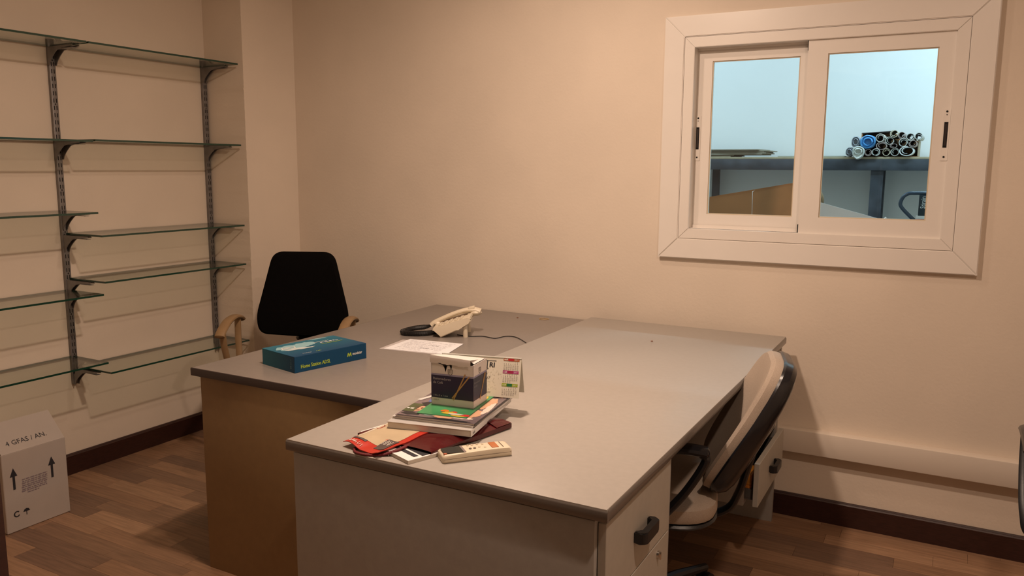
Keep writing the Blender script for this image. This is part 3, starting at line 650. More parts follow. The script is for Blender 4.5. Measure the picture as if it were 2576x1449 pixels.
print_on('lettering', [('Home Station ADSL', .022+.0004*k_, .0125, .0175, 0, .80) for k_ in range(3)], lime, bx_, (0, 0, 0), (1, 0, 0), (0, 0, 1))
print_on('brand_lettering', [('movistar', .2285+.0003*k_, .0215, .0145, 0, .80) for k_ in range(3)], wprint, bx_, (0, 0, 0), (1, 0, 0), (0, 0, 1))
mm = [(.2070+(a_-.2085)*.80, .0175+(c_-.0165)*.85) for a_, c_ in [(.2085, .018), (.211, .031), (.2155, .0345), (.2195, .025), (.225, .0345), (.229, .033), (.231, .018), (.2275, .0185), (.2255, .0255), (.2205, .0165), (.2155, .026), (.2125, .0175)]]
print_on('brand_mark', [('poly', mm)], lime, bx_, (0, 0, 0), (1, 0, 0), (0, 0, 1))
def blob(cx, cy, rx, ry, seed, n=22):
    q = random.Random(seed); return ('poly', [(cx+math.cos(2*math.pi*i/n)*rx*q.uniform(.72, 1.1), cy+math.sin(2*math.pi*i/n)*ry*q.uniform(.72, 1.1)) for i in range(n)])
print_on('cloud_picture', [blob(.075, .125, .062, .040, 3), blob(.13, .140, .045, .028, 5), blob(.215, .180, .04, .007, 7)], sky_p, bx_, (0, 0, HB), (1, 0, 0), (0, 1, 0))
print_on('cloud_highlight', [blob(.070, .095, .05, .012, 8), blob(.050, .125, .026, .006, 9), blob(.10, .085, .04, .007, 11)], sky_q, bx_, (0, 0, HB), (1, 0, 0), (0, 1, 0), .0009)
print_on('router_picture', [bar(.03, .112, .075, .108, .004), bar(.03, .112, .04, .135, .004), bar(.04, .135, .085, .13, .004), bar(.085, .13, .075, .108, .004)], wprint, bx_, (0, 0, HB), (1, 0, 0), (0, 1, 0), .0012)
print_on('lid_lettering', scribble(.165, .130, .228, .008, 1)+scribble(.180, .113, .255, .010, 2)+[('movistar', .045, .018, .010)], wprint, bx_, (0, 0, HB), (1, 0, 0), (0, 1, 0), .0009)
print_on('lid_lettering', scribble(.175, .096, .262, .006, 3)+scribble(.098, .018, .118, .008, 4), lime, bx_, (0, 0, HB), (1, 0, 0), (0, 1, 0), .0009)
print_on('side_lettering', scribble(0, 0, .032, .006, 5), mat('dim_print', (.10, .22, .26), .5), bx_, (0, .018, .012), (0, 0, 1), (0, 1, 0))

# paper sheets
def sheet(name, pts, z, m, lab, cat, th=.0004):
    b = B(); b.rings([[(x, y, z) for x, y in pts], [(x, y, z+th) for x, y in pts]]); return tag(b.obj(name, m, smooth=False), lab, cat)
sheet('paper_sheet', [(-1.810, 2.300), (-1.548, 2.330), (-1.60, 2.515), (-1.828, 2.47)], H1+.0003, mat('grey_paper', (.55, .50, .48), .6), 'slightly larger grey sheet showing under the white printed sheet', 'paper')
ps = thing('paper_sheet', 'white printed sheet lying before the telephone', 'paper', (-1.794, 2.307, H1+.0012), math.atan2(.036, .252))
b = B(); b.rings([[(0, 0, 0), (.253, 0, 0), (.238, .182, 0), (.012, .184, 0)], [(0, 0, .0004), (.253, 0, .0004), (.238, .182, .0004), (.012, .184, .0004)]]); b.obj('page', mat('bright_paper', (.88, .87, .88), .55), ps, smooth=False)
its = []; q = random.Random(2)
for i in range(14):
    yy = .015+i*.011; x = .03
    while x < .21:
        wv = q.uniform(.006, .022); 
        if q.random() < .75: its.append(rect(x, yy, min(x+wv, .215), yy+.0016))
        x += wv+.004
print_on('printed_lines', its, mat('grey_ink', (.50, .48, .50), .6), ps, (0, 0, .0004), (1, 0, 0), (0, 1, 0), .0003)
print_on('handwriting', [bar(.13+.006*i, .10+.004*(i % 3), .137+.006*i, .106-.003*(i % 2), .0018) for i in range(7)]+[bar(.12+.006*i, .055+.004*(i % 2), .127+.006*i, .058, .0018) for i in range(6)]+[('X', .165, .052, .012)], mat('dark_ink', (.16, .14, .16), .6), ps, (0, 0, .0004), (1, 0, 0), (0, 1, 0), .0004)

# telephone: local x from low end to high end, y away from the viewer
ph = thing('telephone', 'cream corded desk telephone propped up on its stand', 'telephone', (-1.752, 2.560, H1), math.atan2(.43, .9))
prof = [(.032, .0005), (.014, .024), (.0, .027), (.002, .036), (.020, .043), (.060, .057), (.10, .070), (.135, .081), (.147, .084), (.150, .076), (.146, .070), (.150, .066), (.142, .058), (.138, .053), (.10, .034), (.092, .028)]
b = B(); b.prism(prof, lambda u, v, d: (u, d, v), 0, .155)
bmesh.ops.bevel(b.bm, geom=[e for e in b.bm.edges if abs(e.verts[0].co.y-e.verts[1].co.y) < 1e-6], offset=.003, segments=2, affect='EDGES', clamp_overlap=True); body = b.obj('body', cream_m, ph)
for yy in (.020, .125): B().cyl((.128, yy, .0), (.126, yy, .050), .0095, .0095, 14).obj('stand_leg', cream_m, ph)
def top(u): # height of the sloping face
    for i in range(4, 8):
        (a, ha), (c, hc) = prof[i], prof[i+1]
        if a <= u <= c: return ha+(hc-ha)*(u-a)/(c-a)
    return prof[4][1]
for i in range(5):
    for j in range(3):
        u = .028+i*.021; sl = math.atan2(.013, .04)
        B().box((u, .014+j*.020, top(u)+.0025), (.012, .013, .006), Matrix.Rotation(-sl, 3, 'Y'), .002).obj('key', creamd_m, body)
hp = spline([(-.018, .112, .026), (-.006, .112, .038), (.028, .112, .056), (.075, .112, .077), (.12, .112, .091), (.155, .112, .093), (.180, .112, .085)], 6); nh = len(hp)
b = B(); b.tube(hp, [.012]+[.016+.006*(abs(2*i/(nh-1)-1))**2 for i in range(1, nh-1)]+[.012], 14, flat=.62, side=(-.5, 0, 1))
b.ball((.006, .112, .037), .022, (1, 1.05, .62)); b.ball((.160, .112, .083), .022, (1.1, 1.05, .62)); b.obj('handset', cream_m, ph)
b = B(); b.box((.143, .112, .101), (.026, .03, .012), Matrix.Rotation(-.25, 3, 'Y'), .003); b.obj('handset_rest', cream_m, ph)
b = B(); b.box((.075, .084, .0635), (.115, .008, .003), Matrix.Rotation(-.32, 3, 'Y')); b.obj('cradle_gap_shade', mat('phone_shadow', (.12, .07, .04), .7), ph)  # dark strip painted as the shade between handset and body
# coiled cord (in phone's own frame)
path = spline([(-.016, .112, .028), (-.045, .112, .020), (-.085, .105, .016), (-.118, .085, .0108), (-.128, .055, .0107), (-.112, .030, .0107), (-.075, .022, .0107), (-.035, .030, .0107), (.0, .055, .0107), (.045, .075, .0107)], 10)
b = B(); hel = []; turns = 92; N = turns*8; acc = [0]
for i in range(1, len(path)): acc.append(acc[-1]+(path[i]-path[i-1]).length)
import bisect
for k in range(N+1):
    s = acc[-1]*k/N; i = min(len(path)-2, max(0, bisect.bisect_right(acc, s)-1)); f = (s-acc[i])/max(1e-9, acc[i+1]-acc[i]); p0 = path[i].lerp(path[i+1], f); tg = (path[i+1]-path[i]).normalized()
    u = Vector((0, 0, 1)); u = (u-tg*u.dot(tg)).normalized(); v = tg.cross(u); a = 2*math.pi*k/8; rad = .0085*min(1, 8*k/N+.2, 8*(N-k)/N+.2); hel.append(p0+u*math.cos(a)*rad+v*math.sin(a)*rad)
b.tube(hel, .0023, 5); b.obj('coiled_cord', cord_m, ph)
lc = [W(u_, v_, 'z', H1+.0016) for u_, v_ in ((1150, 842), (1182, 846), (1215, 846), (1245, 851), (1272, 846), (1297, 848), (1320, 860), (1335, 872))]
inv = (Matrix.Translation(ph.location) @ Matrix.Rotation(ph.rotation_euler.z, 4, 'Z')).inverted()
b = B(); b.tube([inv @ p for p in spline(lc, 8)], .0017, 6); b.obj('line_cord', cord_m, ph)
# rubber band and crumbs
p = W(1368, 803, 'z', H1); b = B(); b.tube([(p.x+math.cos(a*.35)*.022*(1+.12*math.sin(a*1.05)), p.y+math.sin(a*.35)*.018, H1+.0012) for a in range(18)], .0012, 6, closed=True); tag(b.obj('rubber_band', mat('rubber', (.55, .38, .18), .6)), 'tan rubber band lying on the desk by the wall', 'rubber band')
for (u, v, z, nm, lab) in ((1302, 800, H1, 'crumb', 'small brown crumb on the lower desk near the wall'), (1640, 859, H2, 'crumb', 'tiny dark speck on the light grey desk')):
    p = W(u, v, 'z', z); b = B(); b.box((p.x, p.y, z+.0012), (.008, .005, .003), Matrix.Rotation(.5, 3, 'Z'), .001); tag(b.obj(nm, mat('crumb_brown', (.2, .07, .03), .8)), lab, 'crumb')

# ------------------------------------------------------------------ pile on the light desk
def quad_slab(name, o, ux, uy, lx, ly, z0, z1, mats, parent=None, edge=None):
    ux = Vector((*ux, 0)).normalized(); uy = Vector((*uy, 0)).normalized(); o = Vector((*o, 0))
    b = B(); P = [o, o+ux*lx, o+ux*lx+uy*ly, o+uy*ly]; b.rings([[p+Vector((0, 0, z)) for p in P] for z in (z0, z1)])
    if isinstance(mats, list) and len(mats) > 1:
        b.bm.faces.ensure_lookup_table(); b.bm.normal_update()
        for f in b.bm.faces: f.material_index = 0 if abs(f.normal.z) > .9 else 1
    return b.obj(name, mats, parent, smooth=False)
pages = mat('page_edges', (.66, .60, .52), .8, var=.12, vscale=30, stretch=(1, 1, 40))
# white envelope and black/white booklet under the bag
e = thing('envelope', 'flat white envelope with one long side out from under the maroon bag', 'envelope')
quad_slab('envelope_body', (-1.213, 1.463), (.972, -.233), (.233, .972), .12, .20, H2, H2+.002, [white_m, pages], e)
k = thing('booklet', 'thin booklet with black and white cover, corner out from under the bag', 'booklet')
o_, ux, uy = (-.986, 1.345), (-.93, .36), (.36, .93)
quad_slab('pages', o_, ux, uy, .105, .10, H2, H2+.0075, pages, k); quad_slab('cover', o_, ux, uy, .105, .10, H2+.0075, H2+.0085, [white_m, white_m], k)
print_on('cover_print', [('poly', [(.012, .022), (.012, .034), (.094, .034), (.094, .022)]), ('poly', [(.02, .04), (.02, .095), (.10, .095), (.10, .04)])], ink_m, k, (o_[0]+ux[0]*.105, o_[1]+ux[1]*.105, H2+.0085), (.93, -.36, 0), (.36, .93, 0), .0004)
# maroon paper bag
bagm = mat('maroon_gloss', (.075, .005, .007), .16, var=.25, vscale=9, bump=1, bscale=11)
bag = thing('gift_bag', 'glossy maroon paper bag lying flat with cord handles', 'bag')
A, D, Cc = Vector((-1.188, 1.424, 0)), Vector((-.966, 1.402, 0)), Vector((-.910, 1.668, 0)); ex, ey = D-A, Cc-D
q = random.Random(6)
def st(t): t = max(0, min(1, t)); return t*t*(3-2*t)
def bag_top(u, v):
    e_ = max(0, min(u, 1-u))*2; cap = .0202+.0022*st((u-.62)/.12)
    return H2+.0132+(cap-.0132)*st(v/.30)*min(1, e_*4)*(1-.75*st((v-.86)/.14))+(.0009*math.sin(u*9+v*4)+.0007*math.sin(v*17-u*6))*(1-st(v/.25))
def bagp(u, v, s):
    """u across the mouth, v from mouth to base, s = upper or lower skin"""
    p = A+ex*u+ey*v
    lo = H2+.0023+.0064*st((u-.22)/.2)*(1-st((v-.32)/.2))
    return Vector((p.x, p.y, bag_top(u, v) if s else lo))
b = B(); n1, n2 = 16, 18
b.grid(n1, n2, lambda u, v: bagp(u, v, 1)); b.grid(n1, n2, lambda u, v: bagp(u, v, 0))
for g in (lambda t, s: bagp(0, t, s), lambda t, s: bagp(1, t, s), lambda t, s: bagp(t, 1, s)): b.grid(n2, 1, lambda u, v, g=g: g(u, round(v)))
bmesh.ops.remove_doubles(b.bm, verts=b.bm.verts[:], dist=.0001); bb = b.obj('bag_body', bagm, bag, ang=25)
b = B()                                                       # base flap folded over
b.grid(8, 3, lambda u, v: bagp(.55+.45*u, .80+.2*v, 1)+Vector((0, 0, .0015+.002*math.sin(u*3)))); b.obj('base_fold', bagm, bag, ang=25)
cordm = mat('maroon_cord', (.14, .008, .012), .6, bump=.5, bscale=500)
hz = H2+.010
cp = spline([W(1032, 1117, 'z', H2+.0115), W(1000, 1131, 'z', H2+.0113), W(964, 1142, 'z', H2+.0040), W(925, 1143, 'z', H2+.0027), W(896, 1137, 'z', H2+.0027), W(892, 1128, 'z', H2+.0027), W(912, 1122, 'z', H2+.0027), W(945, 1120, 'z', H2+.0050), W(990, 1113, 'z', H2+.0113)], 6)
b = B(); b.tube(cp, .0026, 8); b.obj('cord_handle', cordm, bag)
b = B(); b.tube([p+Vector((.0036, -.0036, 0)) for p in cp], .0026, 8); b.obj('cord_handle', cordm, bag)
# red and beige packet on the bag
pk = thing('snack_packet', 'crinkled red and beige packet with dark grey patch on the maroon bag', 'packet')
pa, pb, pc, pd = Vector((-1.183, 1.366, 0)), Vector((-1.066, 1.342, 0)), Vector((-1.018, 1.560, 0)), Vector((-1.140, 1.570, 0))
def pkp(u, v, z=0):
    p = (pa*(1-u)+pb*u)*(1-v)+(pd*(1-u)+pc*u)*v
    d_, D_ = p-A, ex.x*ey.y-ex.y*ey.x; ub, vb = (d_.x*ey.y-d_.y*ey.x)/D_, (ex.x*d_.y-ex.y*d_.x)/D_      # place on the bag
    rest_ = bag_top(max(.12, min(1, ub)), vb) if vb > 0 else H2+.0132+(.0075-.0132)*st(-vb/.2)
    wav = .007*math.sin(u*math.pi*2.1+.4)*max(0, min(1, -vb*5))
    return Vector((p.x, p.y, max(rest_+wav+.0019, H2+.0065)+z))
redm, beig, dkg = mat('packet_red', (.50, .035, .02), .3), mat('packet_beige', (.55, .44, .29), .35, var=.06, vscale=20), mat('packet_dark', (.10, .075, .07), .4)
def surf(name, u0, u1, v0, v1, m, lift, n=14, und=False):
    b = B(); b.grid(n, n, lambda u, v: pkp(u0+(u1-u0)*u, v0+(v1-v0)*v, lift)); return b.obj(name, m, pk, ang=60)
b = B(); b.grid(16, 20, lambda u, v: pkp(u, v, 0)); b.grid(16, 20, lambda u, v: pkp(u, v, -.0018))
for g in (lambda t, s: pkp(0, t, s), lambda t, s: pkp(1, t, s), lambda t, s: pkp(t, 0, s), lambda t, s: pkp(t, 1, s)): b.grid(20, 1, lambda u, v, g=g: g(u, -.0018*round(v)))
b.obj('packet_body', redm, pk, ang=60)
b = B(); b.grid(14, 16, lambda u, v: pkp((.05+.80*u)*(1)+.10*max(0, 1-v*5)*(.3-u)*0, .17+.80*v+.10*(u*0), .0006)); b.obj('beige_print', beig, pk, ang=60)
surf('dark_patch', .64, .92, .11, .33, dkg, .0011, 8); surf('dark_border', .0, .36, .135, .17, dkg, .0011, 8)
surf('pale_band', .0, .05, .2, .97, mat('packet_pale', (.66, .58, .45), .4), .0009, 8)
lw = mat('packet_white', (.8, .75, .68), .5)
def strokes(name, segs, m, lift=.0016, wd=.012):
    b = B()
    for pts in segs:
        pts3 = [pkp(u, v, lift) for u, v in pts]
        b.tube(spline(pts3, 4), .0006, 5)
    return b.obj(name, m, pk)
strokes('lettering', [[(.10, .075), (.12, .03), (.16, .03), (.15, .09)], [(.18, .085), (.19, .04), (.22, .05)], [(.23, .09), (.24, .035), (.27, .06), (.30, .03)], [(.32, .085), (.33, .04), (.37, .045), (.36, .08)], [(.40, .08), (.43, .03)]], lw)
strokes('patch_lettering', [[(.66, .20), (.66, .28)], [(.71, .21), (.745, .21), (.745, .28), (.71, .28), (.71, .21)], [(.79, .28), (.82, .20), (.85, .28)]], lw)
strokes('outline_lettering', [[(.05, .45), (.09, .47), (.09, .55), (.05, .56)], [(.06, .62), (.10, .62), (.10, .70), (.06, .70), (.06, .62)], [(.06, .80), (.10, .80), (.10, .9)]], redm)
# magazines
near, ux, uy = Vector((-.931, 1.521, 0)), Vector((-.211, -.034, 0)).normalized(), Vector((-.025, .292, 0)).normalized()
uy = (uy-ux*uy.dot(ux)).normalized()
def mag(name, lab, dx, dy, rot, lx, ly, z0, z1, cover, cat='magazine', spine=None):
    t = thing(name, lab, cat, (near.x+ux.x*dx+uy.x*dy, near.y+ux.y*dx+uy.y*dy, z0), math.atan2(uy.y, uy.x)-math.pi/2+rot)
    # local: x to the right (spine at x = 0, pages run to -x), y away
    h = z1-z0
    b = B(); b.bx(-lx+.002, -.001, .001, ly-.001, .0006, h-.0006); b.obj('pages', pages, t, smooth=False)
    b = B(); b.bx(-lx, 0, 0, ly, h-.0007, h); b.bx(-lx, 0, 0, ly, 0, .0007); b.obj('cover', cover, t, smooth=False)
    b = B(); b.bx(-.0008, .0006, 0, ly, 0, h); b.obj('spine', spine or white_m, t, smooth=False)
    return t
M0 = H2+.0222
a = mag('catalogue', 'thick catalogue with white spine at the bottom of the magazine pile', .0, -.012, .03, .212, .297, M0, M0+.0150, mat('cover_grey', (.5, .48, .46), .35), 'catalogue')
print_on('spine_lettering', [('aus', .010, .0035, .0115)], ink_m, a, (.0007, 0, 0), (0, 1, 0), (0, 0, 1))
c_ = mag('magazine', 'glossy magazine with dark spine in the middle of the pile', .004, .004, -.02, .208, .290, M0+.0151, M0+.0206, mat('cover_white', (.6, .58, .56), .3))
d_ = mag('magazine', 'glossy magazine with photo cover of faces under the green booklet', -.002, .006, .0, .205, .288, M0+.0207, M0+.0257, mat('cover_photo', (.17, .13, .14), .28, var=.5, vscale=14), spine=mat('cover_dark', (.05, .045, .05), .4))
hz = .005
def patch(name, items, c, l=.0004):
    for it in (items if name == 'cover_skin' else [items]): print_on(name, [it] if name == 'cover_skin' else it, mat(name, c, .3), d_, (0, 0, hz), (1, 0, 0), (0, 1, 0), l)
patch('cover_blue', [blob(-.14, .17, .05, .06, 31), blob(-.17, .25, .02, .03, 32)], (.12, .17, .42), .0003)
patch('cover_skin', [blob(-.172, .062, .022, .022, 33), blob(-.035, .07, .025, .04, 34), blob(-.03, .16, .022, .05, 35), blob(-.09, .022, .028, .010, 36), blob(-.02, .245, .018, .03, 40)], (.62, .36, .22), .0006)
patch('cover_black', [blob(-.175, .022, .024, .012, 37), blob(-.07, .006, .06, .006, 38), blob(-.15, .105, .04, .02, 39), rect(-.20, .001, -.02, .006)], (.02, .02, .025), .0005)
patch('cover_olive', [rect(-.204, .035, -.176, .10)], (.08, .10, .04), .0007)
patch('cover_lettering', scribble(-.202, .055, -.178, .014, 7)+[bar(-.205, .13, -.15, .27, .012)], (.75, .75, .72), .0009)
patch('cover_teal', [blob(-.125, .035, .03, .016, 41)], (.20, .30, .26), .0005)
patch('cover_red', [blob(-.115, .095, .018, .010, 43)], (.5, .05, .03), .0008)
patch('cover_pale', [blob(-.045, .03, .03, .010, 44), blob(-.012, .12, .010, .05, 45)], (.72, .62, .54), .00065)
patch('face_features', [blob(-.178, .066, .0035, .006, 50), blob(-.166, .068, .003, .005, 51), blob(-.170, .052, .006, .002, 52), bar(-.19, .077, -.175, .08, .003)], (.10, .04, .03), .0009)
gm = mag('green_booklet', 'green booklet with fruit cover under the stirrer carton', .030, .034, .02, .128, .20, M0+.0258, M0+.0278, mat('cover_green', (.05, .26, .10), .3, var=.35, vscale=10), 'booklet', mat('cover_green_edge', (.03, .15, .07), .4))
print_on('fruit_red', [blob(-.010, .015, .013, .009, 60), blob(-.045, .03, .010, .008, 61)], mat('fruit_red', (.55, .03, .03), .35), gm, (0, 0, .002), (1, 0, 0), (0, 1, 0), .0004)
print_on('fruit_yellow', [blob(-.055, .022, .018, .010, 62), blob(-.025, .006, .02, .005, 63), blob(-.02, .16, .015, .03, 66)], mat('fruit_yellow', (.6, .42, .04), .35), gm, (0, 0, .002), (1, 0, 0), (0, 1, 0), .0006)
print_on('fruit_orange', [blob(-.07, .035, .012, .009, 64)], mat('fruit_orange', (.65, .17, .02), .35), gm, (0, 0, .002), (1, 0, 0), (0, 1, 0), .0008)
print_on('white_title', [blob(-.035, .017, .022, .006, 65)], mat('title_white', (.6, .6, .52), .35), gm, (0, 0, .002), (1, 0, 0), (0, 1, 0), .0009)
# stirrer carton: local x along the wide face, y away
SZ = M0+.0280
st = thing('stirrer_carton', 'torn-open white and navy carton of coffee stirrers on the magazines', 'box', (-1.102, 1.604, SZ), math.atan2(.015, .1125))
LW, LD, LH = .1135, .083, .108
cw = mat('carton_white', (.74, .68, .64), .5); navy = mat('carton_navy', (.014, .012, .05), .35); wood = mat('stirrer_print', (.45, .26, .09), .5); lil = mat('carton_lilac', (.30, .28, .42), .45)
b = B(); t_ = .0012
notch = [(0, 0), (LW, 0), (LW, LH-.001), (LW*.50, LH-.004), (LW*.49, LH-.012), (LW*.47, LH-.020), (LW*.455, LH-.010), (LW*.43, LH-.006), (LW*.38, LH-.008), (LW*.36, LH-.018), (LW*.34, LH-.025), (LW*.31, LH-.012), (LW*.27, LH-.006), (LW*.1, LH-.001), (0, LH)]
b.prism(notch, lambda u, v, d: (u, d, v), 0, t_); b.bx(0, LW, LD-t_, LD, 0, LH); b.bx(0, t_, 0, LD, 0, LH); b.bx(LW-t_, LW, 0, LD, 0, LH); b.bx(0, LW, 0, LD, 0, t_)
b.obj('carton_body', cw, st, smooth=False)
b = B(); b.bx(.003, LW-.003, .004, LD-.003, .002, LH-.03); b.obj('inner_shade', mat('carton_inside_shade', (.02, .012, .008), .9), st, smooth=False)  # near-black block standing in for the shade inside the carton
for (o_, x_, L_) in (((0, 0, 0), (1, 0, 0), LW), ((LW, 0, 0), (0, 1, 0), LD)):
    print_on('navy_band', [rect(0, .0185, L_, .0755)], navy, st, o_, x_, (0, 0, 1), .0004)
    print_on('lilac_line', [rect(0, .0755, L_, .0795)], lil, st, o_, x_, (0, 0, 1), .0004)
print_on('lettering', [('Removedores', .0055, .064, .0092, 0, .92), ('de Café', .0055, .0545, .0092, 0, .92), ('110 x 5 x 1 mm', .0055, .0225, .0068, 0, .92)], mat('carton_print', (.45, .42, .46), .5), st, (0, 0, 0), (1, 0, 0), (0, 0, 1), .0007)
print_on('base_lettering', [('1000 P.', .0055, .0115, .0055)], mat('grey_print', (.30, .27, .27), .5), st, (0, 0, 0), (1, 0, 0), (0, 0, 1), .0007)
print_on('side_lettering', [('Removedores', .004, .060, .0078, 0, .75), ('de Café', .004, .0515, .0078, 0, .75)], mat('carton_print_dim', (.24, .22, .26), .5), st, (LW, 0, 0), (0, 1, 0), (0, 0, 1), .0007)
print_on('stirrer_picture', [bar(.0605, .0165, .0925, .084, .0032), bar(.0565, .020, .1035, .0795, .0032)], wood, st, (0, 0, 0), (1, 0, 0), (0, 0, 1), .0009)
print_on('stirrer_picture', [bar(.040, .015, .068, .076, .0030), bar(.038, .017, .074, .074, .0030)], wood, st, (LW, 0, 0), (0, 1, 0), (0, 0, 1), .0009)
def shield(cx, cz): return [bar(cx-.006, cz+.006, cx+.006, cz+.006, .0016), bar(cx-.006, cz+.006, cx-.0055, cz-.004, .0014), bar(cx+.006, cz+.006, cx+.0055, cz-.004, .0014), bar(cx-.0055, cz-.004, cx, cz-.008, .0014), bar(cx+.0055, cz-.004, cx, cz-.008, .0014), bar(cx-.002, cz+.005, cx-.002, cz-.003, .0013), bar(cx+.002, cz+.005, cx+.002, cz-.003, .0013)]
crest = mat('crest_print', (.20, .17, .15), .5)
print_on('crest', shield(.052, .086), crest, st, (0, 0, 0), (1, 0, 0), (0, 0, 1), .0007); print_on('crest', shield(.038, .089), crest, st, (LW, 0, 0), (0, 1, 0), (0, 0, 1), .0007)
b = B(); q = random.Random(4)   # lid raised at the near side, torn rim turned down
def lid(u, v):
    zt_ = LH+.013+.005*(1-u)
    if v < .34: q_ = (.34-v)/.34; return Vector((-.0015+(LW*.96)*u, -.003-.0012*math.sin(q_*3), zt_-.019*q_*(1+.05*math.sin(u*19)+.03*math.sin(u*47))))
    w_ = (v-.34)/.66; return Vector((-.0015+LW*.96*u, -.003+(LD+.003)*w_, zt_-(zt_-LH)*w_+.0012*math.sin(u*29)*(1-w_)*w_*4))
b.grid(24, 12, lid); b.obj('lid', cw, st, ang=50)
b = B(); b.grid(6, 6, lambda u, v: Vector((LW-.001-.012*u*(1-v), .006+LD*.85*v, LH+.002+.008*u*(1-v)))); b.obj('side_flap', cw, st)
# desk calendar
ca = thing('desk_calendar', 'tented white desk calendar with coloured month headings behind the stirrer carton', 'calendar', (-1.146, 1.700, SZ), math.atan2(.052, .212))
CW, CH, LEAN = .216, .101, .30
def fr(u, v, d=0): return Vector((u, math.sin(LEAN)*v+d*math.cos(LEAN), math.cos(LEAN)*v))
calm = mat('calendar_card', (.70, .66, .56), .5)
b = B(); b.prism([(0, 0), (CW, 0), (CW, CH), (0, CH)], lambda u, v, d: fr(u, v, d), 0, .0015); fl = b.obj('front_leaf', calm, ca, smooth=False)
b = B(); yt = math.sin(LEAN)*CH; b.prism([(0, 0), (CW, 0), (CW, CH), (0, CH)], lambda u, v, d: Vector((u, 2*yt-math.sin(LEAN)*v+d, math.cos(LEAN)*v)), 0, .0015); b.obj('back_leaf', calm, ca, smooth=False)
FX, FY, FO = (1, 0, 0), tuple(fr(0, 1)-fr(0, 0)), (0, 0, 0)
gr = mat('calendar_ink', (.13, .11, .10), .6)
months = [(.070, 6, ((.42, .13, .05), (.45, .02, .03))), (.038, 1, ((.42, .05, .20), (.35, .02, .08))), (.005, 3, ((.30, .38, .02), (.02, .16, .05)))]
for z0, first, (ca1, ca2) in months:
    print_on('month_heading', [rect(.169, z0+.0235, .211, z0+.031)], mat('heading_%d' % int(z0*1e4), ca1, .4), fl, FO, FX, FY, .0005)
    print_on('month_heading', [rect(.182, z0+.0235, .196, z0+.031)], mat('heading_b%d' % int(z0*1e4), ca2, .4), fl, FO, FX, FY, .0007)
    print_on('month_lettering', [('2017', .198, z0+.0255, .0050)]+scribble(.171, z0+.0255, .180, .0035, 6), wprint, fl, FO, FX, FY, .0009)
    its = []
    for dday in range(1, 32):
        k = dday-1+(first if first < 6 else 5); its.append((str(dday), .170+(k % 7)*.0058, z0+.019-(k//7)*.0045, .0043))
    print_on('month_days', its, gr, fl, FO, FX, FY, .0005)
print_on('firm_lettering', [('RI', .131, .075, .018, 0, 1), ('RI', .1316, .075, .018, 0, 1), ('RI', .1322, .0752, .018, 0, 1), rect(.122, .091, .150, .0925), bar(.1265, .092, .1265, .068, .0022), rect(.1265, .0705, .1305, .0722), ('2017', .1165, .044, .0095, .3), ('a', .1255, .056, .008)], ink_m, fl, FO, FX, FY, .0006)
print_on('small_print', [('986 277', .122, .0085, .0056)], gr, fl, FO, FX, FY, .0006)
q = random.Random(13)
print_on('speckle', [bar(x_, y_, x_+.0018, y_+.0022, .0008) for x_, y_ in [(q.uniform(.118, .166), q.uniform(.012, .07)) for _ in range(60)]], mat('speckle_ink', (.60, .56, .47), .6), fl, FO, FX, FY, .0004)
b = B(); b.tube([fr(0, CH)+Vector((0, .001, 0)), fr(CW, CH)+Vector((0, .001, 0))], .0022, 8); b.obj('top_fold', mat('clear_strip', (.55, .55, .50), .2), ca)
# remote control: local x along its length
rm = thing('remote_control', 'cream air conditioner remote control beside the maroon bag', 'remote control', (-.889, 1.460, H2), math.atan2(.747, .665))
rl, rw = .158, .052
sec = [(-.5, .0), (-.47, .0), (.47, .0), (.5, .004), (.5, .012), (.45, .018), (.3, .0195), (-.3, .0195), (-.45, .018), (-.5, .012)]
b = B(); rs = []
for i, (x_, k_, hh) in enumerate([(-.5, .86, .013), (-.49, .94, .016), (-.46, 1, .018), (-.2, 1, .0195), (.1, .95, .0205), (.3, .95, .021), (.46, .97, .020), (.49, .92, .018), (.5, .86, .014)]):
    rs.append([(x_*rl, u*rw*k_, v/.0195*hh) for u, v in [(-.46, .0008), (-.5, .005), (-.5, .013), (-.46, .0185), (-.38, .0195), (.38, .0195), (.46, .0185), (.5, .013), (.5, .005), (.46, .0008)]])
b.rings(rs); b.obj('shell', cream_m, rm, ang=50)
b = B(); b.tube([(-.077, -.0262, .009), (.0, -.0258, .010), (.077, -.0248, .010)], .0004, 4); b.obj('seam', mat('seam_dark', (.15, .11, .08), .7), rm)
zt = .0196
print_on('screen', [('poly', [(-.074, -.017), (-.030, -.021), (-.030, .021), (-.074, .017)])], mat('lcd_dark', (.06, .058, .05), .15), rm, (0, 0, zt), FX, (0, 1, 0), .0006)
print_on('screen_border', [rect(-.030, -.021, -.025, .021)], mat('lcd_border', (.25, .20, .19), .4), rm, (0, 0, zt), FX, (0, 1, 0), .0006)
B().box((-.0715, -.0165, .0185), (.008, .006, .004), None, .0015).obj('indicator', mat('lens_red', (.40, .10, .04), .3), rm)
B().box((.043, .0, .0208), (.016, .034, .003), None, .001).obj('power_button', mat('button_orange', (.48, .16, .05), .45), rm)
b = B(); b.bx(.060, .062, -.017, .017, .0203, .0211); b.obj('groove', mat('seam_dark', (.15, .11, .08), .7), rm)
for (x_, y_) in ((-.012, -.010), (-.002, -.010), (-.012, .011), (-.002, .011), (.010, .012), (.010, -.006), (.022, .010), (.022, -.011)):
    b = B(); dark = y_ < -.009 and x_ < 0
    b.cyl((x_, y_+.004, .0198), (x_, y_+.004, .0217), .0032 if dark else .0028, seg=12); b.obj('button', mat('button_grey', (.14, .11, .09), .5) if dark else creamd_m, rm)

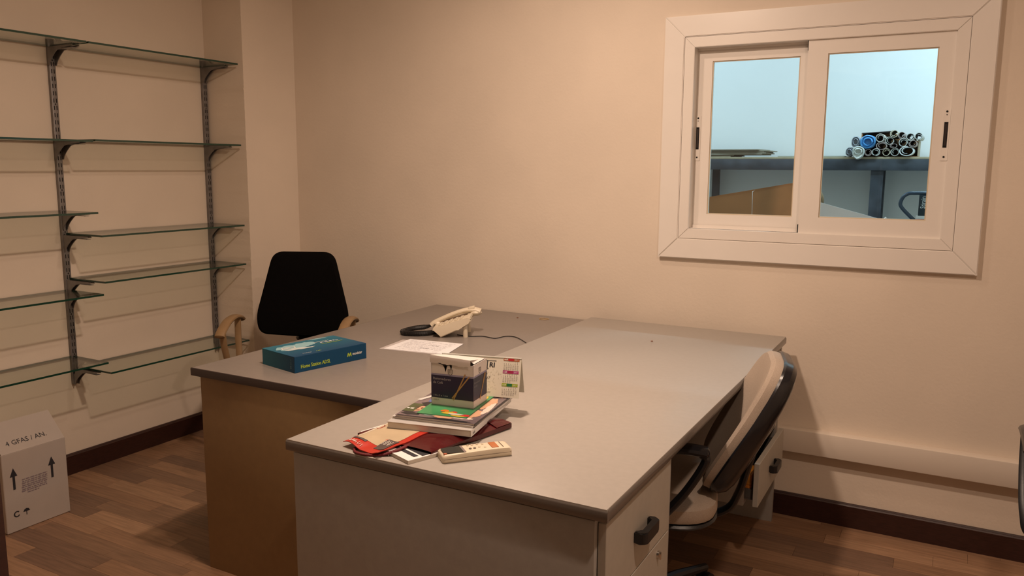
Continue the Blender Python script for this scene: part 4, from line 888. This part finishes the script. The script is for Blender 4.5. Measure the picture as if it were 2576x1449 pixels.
# ------------------------------------------------------------------ white carton by the left wall
WX, WY0, WY1, WZ = -3.0, 1.587, 1.832, .307
wc = thing('wine_carton', 'white cardboard carton with black arrows on the floor under the glass shelves', 'box', (0, 0, 0))
cwm = mat('carton_offwhite', (.44, .385, .345), .7, var=.04, vscale=8)
b = B(); b.bx(WX-.34, WX, WY0, WY1, .001, WZ, .002, 1); b.obj('carton_body', cwm, wc)
fa = R(47); fl_ = .135; fx, fz = -math.cos(fa), math.sin(fa)
b = B(); b.rings([[(WX+fx*s+d[0], y_, WZ+fz*s+d[1]) for s, y_ in ((0, WY0+.002), (0, WY1-.002), (fl_, WY1-.004), (fl_, WY0+.004))] for d in ((0, 0), (fz*-.003, -fx*-.003))]); b.obj('raised_flap', cwm, wc, smooth=False)
print_on('flap_lettering', [('4 GFAS / AN.', .022, .030, .028, 0, .98)], ink_m, wc, (WX, WY0+.012, WZ), (0, 1, 0), (fx, 0, fz), .0008)
def arrow(y_, z0, z1): return [rect(y_-.0045, z0, y_+.0045, z1-.028), ('poly', [(y_-.014, z1-.033), (y_+.014, z1-.033), (y_, z1)])]
def fp(u, v): p = W(u, v, 'x', WX); return p.y, p.z
its = []
for (u, v0, v1) in ((32, 1178, 1232), (128, 1148, 1200)):
    y0, z1 = fp(u, v0); _, z0 = fp(u+4, v1); its += arrow(y0, z0, z1)
y_, z_ = fp(43, 1293); q = []
for k in range(10):
    a0, a1 = R(40+k*29), R(40+(k+1)*29); its.append(bar(y_+math.cos(a0)*.010, z_+math.sin(a0)*.010, y_+math.cos(a1)*.010, z_+math.sin(a1)*.010, .0045))
y_, z_ = fp(67, 1285); its += [('poly', [(y_-.013, z_), (y_+.013, z_), (y_+.008, z_+.009), (y_, z_+.012), (y_-.008, z_+.009)]), bar(y_, z_, y_, z_-.014, .0028)]
print_on('carton_marks', its, ink_m, wc, (WX, 0, 0), (0, 1, 0), (0, 0, 1), .0008)
q = random.Random(17); its = []
for i in range(8):
    y0, z0 = fp(55+(i % 2), 1207+i*5); x_ = y0; endy = fp(120-(i == 7)*20, 1207+i*5)[0]
    x_ = y0+(.02 if i == 7 else 0)
    while x_ < endy:
        wv = q.uniform(.006, .016); its.append(rect(x_, z0-.002, min(endy, x_+wv), z0+.002)); x_ += wv+.003
print_on('carton_text', its, mat('lilac_ink', (.22, .17, .19), .7), wc, (WX, 0, 0), (0, 1, 0), (0, 0, 1), .0008)
